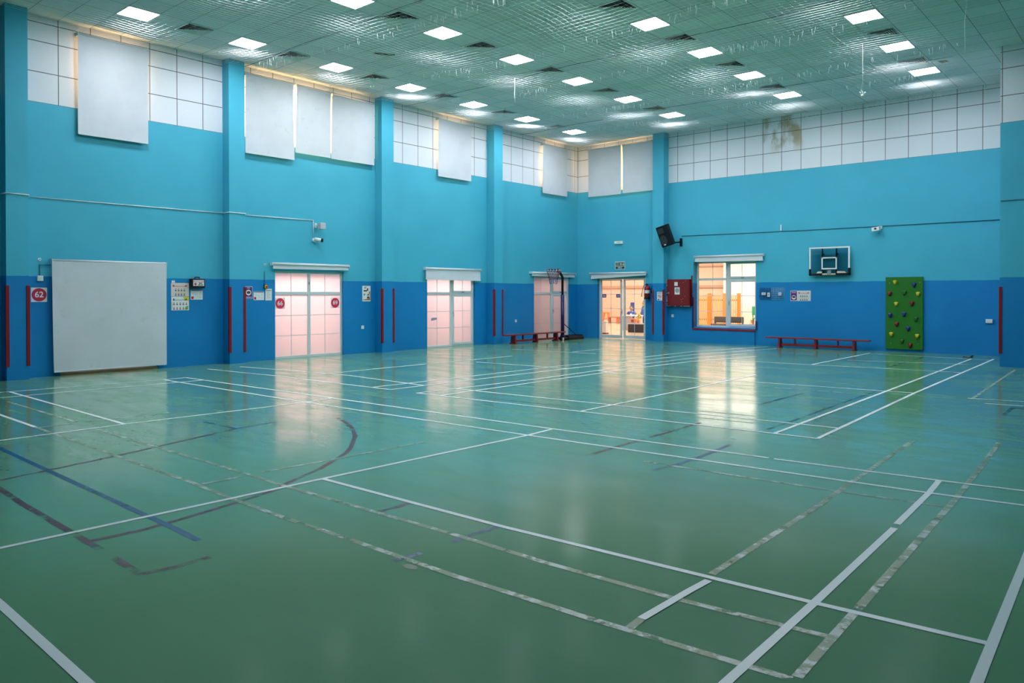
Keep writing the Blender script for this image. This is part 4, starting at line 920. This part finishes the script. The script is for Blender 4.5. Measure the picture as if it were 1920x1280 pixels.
# ------------------------------------------------------------------ racket on the floor
t = thing('badminton_racket', 'dark badminton racket lying on the floor near the right pillar', 'racket', (12.38, -.98, .012), (0, 0, math.radians(88)))
G().tube([(.12*math.cos(2*PI*i/24), .10*math.sin(2*PI*i/24), 0) for i in range(25)], .008, 6, False).build('head_frame', BLACK, t)
g = G()
for k in range(-4, 5):
    y = .022*k; x = .12*math.sqrt(max(0, 1-(y/.1)**2)); g.tube([(-x, y, 0), (x, y, 0)], .0012, 4); x = .026*k; y = .10*math.sqrt(max(0, 1-(x/.12)**2)); g.tube([(x, -y, 0), (x, y, 0)], .0012, 4)
g.build('strings', GREY, t); G().tube([(.12, 0, 0), (.36, 0, 0)], .006, 6).build('shaft', BLACK, t); G().tube([(.36, 0, .004), (.54, 0, .004)], .015, 8).build('grip', DGREY, t)
# ------------------------------------------------------------------ lit spaces beyond the glass
def room(name, x0, x1, y0, y1, h, wm, fm, cm, open_side):
    """a shell seen only through the glass; open_side is the face that the hall wall closes"""
    fz = struct(G().quad((x0,y0,-.001),(x1,y0,-.001),(x1,y1,-.001),(x0,y1,-.001)).build(name+'_floor', fm))
    g = G()
    if open_side != 'y0': g.quad((x0,y0,0),(x1,y0,0),(x1,y0,h),(x0,y0,h))
    if open_side != 'x1': g.quad((x1,y0,0),(x1,y1,0),(x1,y1,h),(x1,y0,h))
    g.quad((x1,y1,0),(x0,y1,0),(x0,y1,h),(x1,y1,h)).quad((x0,y1,0),(x0,y0,0),(x0,y0,h),(x0,y1,h))
    struct(g.build('wall_'+name, wm)); struct(G().quad((x0,y0,h),(x0,y1,h),(x1,y1,h),(x1,y0,h)).build('ceiling_'+name, cm))
def area(name, loc, sx, sy, power, col, rot=(0,0,0)):
    l = bpy.data.lights.new(name, 'AREA'); l.shape = 'RECTANGLE'; l.size = sx; l.size_y = sy; l.energy = power; l.color = col
    o = bpy.data.objects.new(name, l); COL.objects.link(o); o.location = loc; o.rotation_euler = rot; return o
CFLOOR = M('corridor_floor', (.5, .42, .38), .4); HFLOOR = M('play_floor', (.55, .40, .26), .25)
room('corridor', -2.2, -.3, -17.5, .2, 2.9, M('corridor_wall', (.85, .78, .75), .7), CFLOOR, CREAM, 'x1')
for y, pw in ((-15.9, .6), (-11.3, 1.25), (-6.3, 1.1), (-1.4, .30)):
    area('corridor_lamp', (-1.25, y, 2.85), 1.2, 2.4, CORR_POWER*pw, (1.0, .84, .82))
room('playroom', -10.5, 7.5, .3, 14.2, 4.2, PEACH, HFLOOR, CREAM, 'y0')
area('playroom_lamp', (-6, 9.5, 4.1), 6, 6, HALL_POWER*.9, (1.0, .92, .85)); area('playroom_lamp', (2, 8.5, 4.1), 7, 7, HALL_POWER*1.5, (1.0, .93, .87)); area('playroom_lamp', (-1.5, 3.2, 4.1), 5, 3, HALL_POWER*.35, (1.0, .92, .85))
struct(G().box(-.90, 5.5, 13.7, 13.9, 0, 4.1).build('wall_playroom_white', M('bright_white', (.88, .82, .81), .7)))
struct(G().box(-10.4, -.92, 14.10, 14.19, 1.87, 2.0).box(-2.6, -.92, 14.10, 14.19, 2.95, 3.0).build('trim_playroom', M('trim_tan', (.52, .33, .22), .6)))
struct(G().box(-2.5, 4.0, 10.0, 13.6, 0, .015).build('playroom_mat_floor', M('mat_green', (.35, .45, .12), .6)))
# orange picket fence
t = thing('picket_fence', 'orange picket fence seen through the big window', 'fence', (-.5, 12.4, .015))
for x in (-.50, .28, 1.0): G().box(x-.085, x+.085, -.05, .05, 0, 1.56).build('post', ORANGE, t, .01)
PICK = M('picket_orange', (.72, .34, .12), .5)
g = G()
for k in range(25):
    x = -1.28+.092*k
    if min(abs(x-q) for q in (-.50, .28, 1.0)) < .10 or x > 1.0: continue
    o = G().prism([(x-.026, .05), (x+.026, .05), (x+.026, 1.42), (x, 1.52), (x-.026, 1.42)], -.012, .012); o.v = [(a, c, b) for a, b, c in o.v]; o.build('picket', PICK, t)
G().box(-1.3, 1.0, .012, .04, 1.20, 1.27).box(-1.3, 1.0, .012, .04, .25, .32).build('rail', M('rail_brown', (.30, .10, .03), .6), t)
# dark bench before the fence
t = thing('padded_bench', 'dark padded low bench in front of the orange fence', 'bench', (.64, 11.0, 0))
DK = M('dark_olive', (.045, .035, .028), .6)
for s in (-1, 1):
    G().box(s*.36-.35, s*.36+.35, -.05, .08, .22, .50).build('back_pad', DK, t, .03); G().box(s*.36-.35, s*.36+.35, -.42, -.02, .08, .17).build('seat_pad', DK, t, .03)
G().box(-.70, -.62, -.40, .06, 0, .10).box(.62, .70, -.40, .06, 0, .10).box(-.7, -.64, -.02, .04, .1, .24).box(.64, .7, -.02, .04, .1, .24).build('leg', DGREY, t)
def small_chair(label, loc, m, s=1.0, rz=0.0):
    t = thing('child_chair', label, 'chair', loc, (0, 0, rz), 'small chairs beyond the window')
    G().box(-.16*s, .16*s, -.16*s, .16*s, .30*s, .33*s).build('seat', m, t, .01); G().box(-.16*s, .16*s, .13*s, .16*s, .40*s, .66*s).build('backrest', m, t, .02)
    for x in (-1, 1):
        for y in (-1, 1): G().tube([(x*.13*s, y*.13*s, .30*s), (x*.155*s, y*.16*s, 0)], .012*s, 6).build('leg', DGREY, t)
        G().tube([(x*.13*s, .14*s, .32*s), (x*.13*s, .15*s, .45*s)], .012*s, 6).build('back_post', DGREY, t)
small_chair('small orange chair beside the dark padded bench', (1.62, 11.3, 0), ORANGE, .55)
small_chair('green chair at the right edge of the big window', (2.47, 10.0, .015), M('chair_green', (.03, .32, .12), .5), 1.5, .5)
# furniture behind the clear door
t = thing('trestle', 'orange A-shaped wooden trestle at the back of the playroom', 'trestle', (-6.8, 12.0, 0))
OR2 = M('trestle_orange', (.75, .24, .06), .5)
for s in (-1, 1):
    g = G(); g.prism([(s*.27-.05, 0), (s*.27+.05, 0), (s*.12+.05, .55), (s*.12-.05, .55)], -.05, .05); g.v = [(a, c, b) for a, b, c in g.v]; g.build('leg', OR2, t)
G().box(-.2, .2, -.06, .06, .52, .58).box(-.2, .2, -.02, .02, .2, .25).build('crossbar', OR2, t)
t = thing('low_bench', 'reddish low bench right of the orange trestle', 'bench', (-6.15, 11.8, 0)); LB = M('bench_tan', (.55, .18, .08), .5)
G().box(-.35, .35, -.15, .15, .30, .36).build('seat', LB, t, .01); G().box(-.33, -.27, -.13, .13, 0, .3).build('leg', LB, t); G().box(.2, .33, -.13, .13, 0, .3).build('leg', LB, t)
t = thing('display_pillar', 'bright white low post just inside the clear double door', 'post', (-.55, 2.6, 0)); G().box(-.075, .075, -.08, .08, .04, .50).build('post', M('bright_post', (.9, .88, .86), .5), t, .01); G().box(-.10, .10, -.10, .10, 0, .04).build('base', M('base_red', (.25, .05, .04), .5), t)
t = thing('desk', 'white school desk with grey side panel seen through the clear door', 'desk', (-1.46, 6.0, 0)); WT = M('desk_white', (.8, .78, .76), .4)
G().box(-.36, .38, -.3, .3, .60, .64).build('desktop', WT, t, .006); G().box(-.34, .10, -.26, -.22, .0, .60).build('side_panel', M('panel_grey', (.50, .46, .46), .5), t)
for x, y in ((-.32, .26), (.34, .26), (.34, -.26)): G().box(x-.02, x+.02, y-.02, y+.02, 0, .6).build('leg', WT, t)
t = thing('storage_box', 'dark storage box with white lid behind the clear door', 'box', (-.22, 4.5, 0)); G().box(-.36, .36, -.22, .22, 0, .33).build('body', M('box_dark', (.05, .05, .055), .5), t, .01); G().box(-.38, .38, -.24, .24, .33, .37).build('lid', WT, t, .006)
t = thing('toy_crate', 'small orange toy crate on the dark storage box', 'toy box', (-.44, 4.5, .37)); G().box(-.09, .09, -.1, .1, 0, .18).build('body', OR2, t, .01); G().disc(0, .09, .05, .1, .105, 14).build('round_mark', M('mark_red', (.4, .03, .02), .5), t, rot=(PI/2, 0, 0))
t = thing('potted_flower', 'yellow flowering plant right of the toy crate', 'plant', (-.22, 4.5, .37)); G().tube([(0, 0, 0), (0, 0, .12)], [.05, .07], 12).build('pot', OR2, t)
g = G(); rn = random.Random(8)
for k in range(16): g.ball((rn.uniform(-.09, .09), rn.uniform(-.08, .08), .16+rn.uniform(0, .24)), (.04, .03, .03), 6, 4)
g.build('blossom', HY, t); G().tube([(0, 0, .1), (.01, 0, .3)], .012, 6).build('stem', HG, t)
t = thing('wall_banner', 'narrow blue banner stand behind the seated child', 'banner', (-2.8, 8.2, 0)); G().box(-.10, .10, -.01, .01, .55, 1.16).build('banner', M('banner_blue', (.06, .10, .40), .6), t); G().tube([(0, .02, 0), (0, .02, 1.15)], .012, 6).box(-.12, .12, -.08, .1, 0, .02).build('stand', STEEL, t)
def person(name, label, loc, rz, joints, edges, skin, parts):
    """one continuous body grown over a joint skeleton"""
    me = bpy.data.meshes.new(name+'_body'); me.from_pydata([j[:3] for j in joints], edges, []); me.update()
    o = bpy.data.objects.new(name, me); COL.objects.link(o); o.location = loc; o.rotation_euler = (0, 0, rz)
    me.materials.append(skin)
    md = o.modifiers.new('skin', 'SKIN'); sv = me.skin_vertices[0].data if me.skin_vertices else None
    if sv is None:
        bpy.context.view_layer.objects.active = o; sv = me.skin_vertices[0].data
    for i, j in enumerate(joints): sv[i].radius = (j[3], j[3]*(j[4] if len(j) > 4 else 1)); sv[i].use_root = (i == 0)
    ss = o.modifiers.new('subsurf', 'SUBSURF'); ss.levels = 1; ss.render_levels = 2
    tag(o, label, 'person'); return o
def clothing(parent, name, m, pts, r, n=12):
    return G().tube(pts, r, n).build(name, m, parent)
def head_bits(p, c, s, hairm, front=-1):
    """face and hair; c head centre, s head radius, looking towards y*front"""
    G().ball((c[0], c[1], c[2]), (s*.82, s*.92, s*1.1), 14, 10).build('head', SKIN, p)
    G().ball((c[0], c[1]-front*s*.18, c[2]+s*.25), (s*.93, s*.98, s*1.0), 14, 9).build('hair', hairm, p)
    f = G()
    for x in (-1, 1): f.ball((c[0]+x*s*.32, c[1]+front*s*.84, c[2]+s*.02), (s*.09, s*.06, s*.07), 6, 4)
    f.build('eye', INK, p); G().ball((c[0], c[1]+front*s*.95, c[2]-s*.22), (s*.11, s*.14, s*.16), 6, 5).build('nose', SKIN, p)
    G().box(c[0]-s*.25, c[0]+s*.25, c[1]+front*s*.84-.004, c[1]+front*s*.84+.004, c[2]-s*.58, c[2]-s*.50).build('mouth', PRED, p)
    for x in (-1, 1): G().ball((c[0]+x*s*.84, c[1], c[2]-s*.05), (s*.12, s*.2, s*.26), 6, 5).build('ear', SKIN, p)
def fingers(p, c, d, m=None):
    """five short bent fingers at the wrist end c, pointing along d"""
    d = Vector(d).normalized(); a = d.cross(Vector((0, 0, 1))).normalized(); c = Vector(c)
    for k, L in enumerate((.030, .040, .044, .041, .032)):
        o = c+a*(.009*(k-2))+d*.035
        if k == 0: o = c+a*-.022+d*.012
        q = d if k else (d-a*.8).normalized()
        G().tube([o, o+q*L*.6, o+q*L+Vector((0, 0, -.012))], [.0055, .005, .004], 6).build('finger' if k else 'thumb', SKIN, p)
# seated child, upper body above the desk
J = [(0,0,.40,.095,.8),(0,.0,.52,.10,.75),(0,-.01,.66,.105,.7),(0,-.02,.76,.07,.7),(0,-.03,.82,.035),(0,-.04,.90,.045),
     (.13,-.02,.74,.042),(.17,-.08,.62,.034),(.11,-.24,.655,.026),(-.13,-.02,.74,.042),(-.17,-.08,.62,.034),(-.11,-.24,.655,.026),
     (.07,-.02,.38,.065),(.08,-.28,.37,.052),(.08,-.30,.06,.036),(.08,-.38,.035,.03),(-.07,-.02,.38,.065),(-.08,-.28,.37,.052),(-.08,-.30,.06,.036),(-.08,-.38,.035,.03)]
E = [(0,1),(1,2),(2,3),(3,4),(4,5),(3,6),(6,7),(7,8),(3,9),(9,10),(10,11),(0,12),(12,13),(13,14),(14,15),(0,16),(16,17),(17,18),(18,19)]
p = person('person', 'seated child with dark hair in a blue and white top at the white desk', (-1.86, 6.62, 0), .3, J, E, SKIN, None)
clothing(p, 'shirt', M('shirt_blue', (.05, .10, .38), .8), [(0,.0,.36),(0,.0,.5),(0,-.01,.64),(0,-.02,.76),(0,-.025,.80)], [.125,.125,.13,.115,.05]); clothing(p, 'vest_front', M('shirt_white', (.75, .72, .74), .8), [(0,-.075,.45),(0,-.09,.60),(0,-.07,.75)], [.06,.075,.05])
for s in (-1, 1): clothing(p, 'sleeve', MATS['shirt_blue'], [(s*.09,-.02,.755),(s*.15,-.03,.72),(s*.175,-.08,.62)], [.05,.055,.045]); fingers(p, (s*.11,-.255,.656), (0,-1,-.05)); clothing(p, 'trouser_leg', NAVY, [(s*.06,-.01,.40),(s*.08,-.28,.38),(s*.08,-.30,.10)], [.08,.062,.048])
head_bits(p, (0,-.05,.93), .095, HAIR)
t = thing('stool', 'low stool under the seated child', 'stool', (-1.86, 6.66, 0)); G().disc(0, 0, .15, .29, .32).build('seat', WT, t)
for k in range(3): G().tube([(.1*math.cos(k*2.1), .1*math.sin(k*2.1), .29), (.14*math.cos(k*2.1), .14*math.sin(k*2.1), 0)], .012, 6).build('leg', STEEL, t)
# standing child
J = [(0,0,.60,.085,.8),(0,0,.72,.088,.75),(0,.0,.88,.095,.7),(0,.0,.98,.06,.7),(0,.0,1.04,.033),(0,-.01,1.12,.045),
     (.13,.0,.95,.040),(.17,.0,.78,.032),(.17,-.08,.64,.024),(-.13,0,.95,.040),(-.18,-.01,.80,.032),(-.17,-.12,.68,.024),
     (.065,0,.56,.065),(.07,-.01,.32,.048),(.07,.01,.06,.034),(.07,-.09,.03,.03),(-.065,0,.56,.065),(-.07,-.01,.32,.048),(-.07,.01,.06,.034),(-.07,-.09,.03,.03)]
p = person('person', 'standing child in a blue coat right of the desk, cut by the door edge', (-1.50, 7.1, 0), -.5, J, E, SKIN, None)
clothing(p, 'coat', M('coat_blue', (.06, .15, .50), .8), [(0,.0,.50),(0,0,.66),(0,0,.84),(0,0,.97),(0,0,1.02)], [.19,.155,.135,.115,.05], 16)
for s in (-1, 1): clothing(p, 'sleeve', MATS['coat_blue'], [(s*.09,0,.97),(s*.15,0,.93),(s*.178,-.01,.79),(s*.172,-.09,.67)], [.05,.052,.045,.036]); fingers(p, (s*.17,-.10,.65), (0,-.5,-.8)); clothing(p, 'trouser_leg', NAVY, [(s*.062,0,.58),(s*.07,-.01,.32),(s*.07,.01,.08)], [.075,.056,.045]); G().ball((s*.07,-.04,.03), (.042,.085,.032), 10, 6).build('shoe', BLACK, p)
head_bits(p, (0,-.01,1.15), .098, HAIR); G().tube([(.09*math.cos(2*PI*i/16), .10*math.sin(2*PI*i/16), 1.05) for i in range(17)], .03, 8, False).build('yellow_scarf', HY, p)
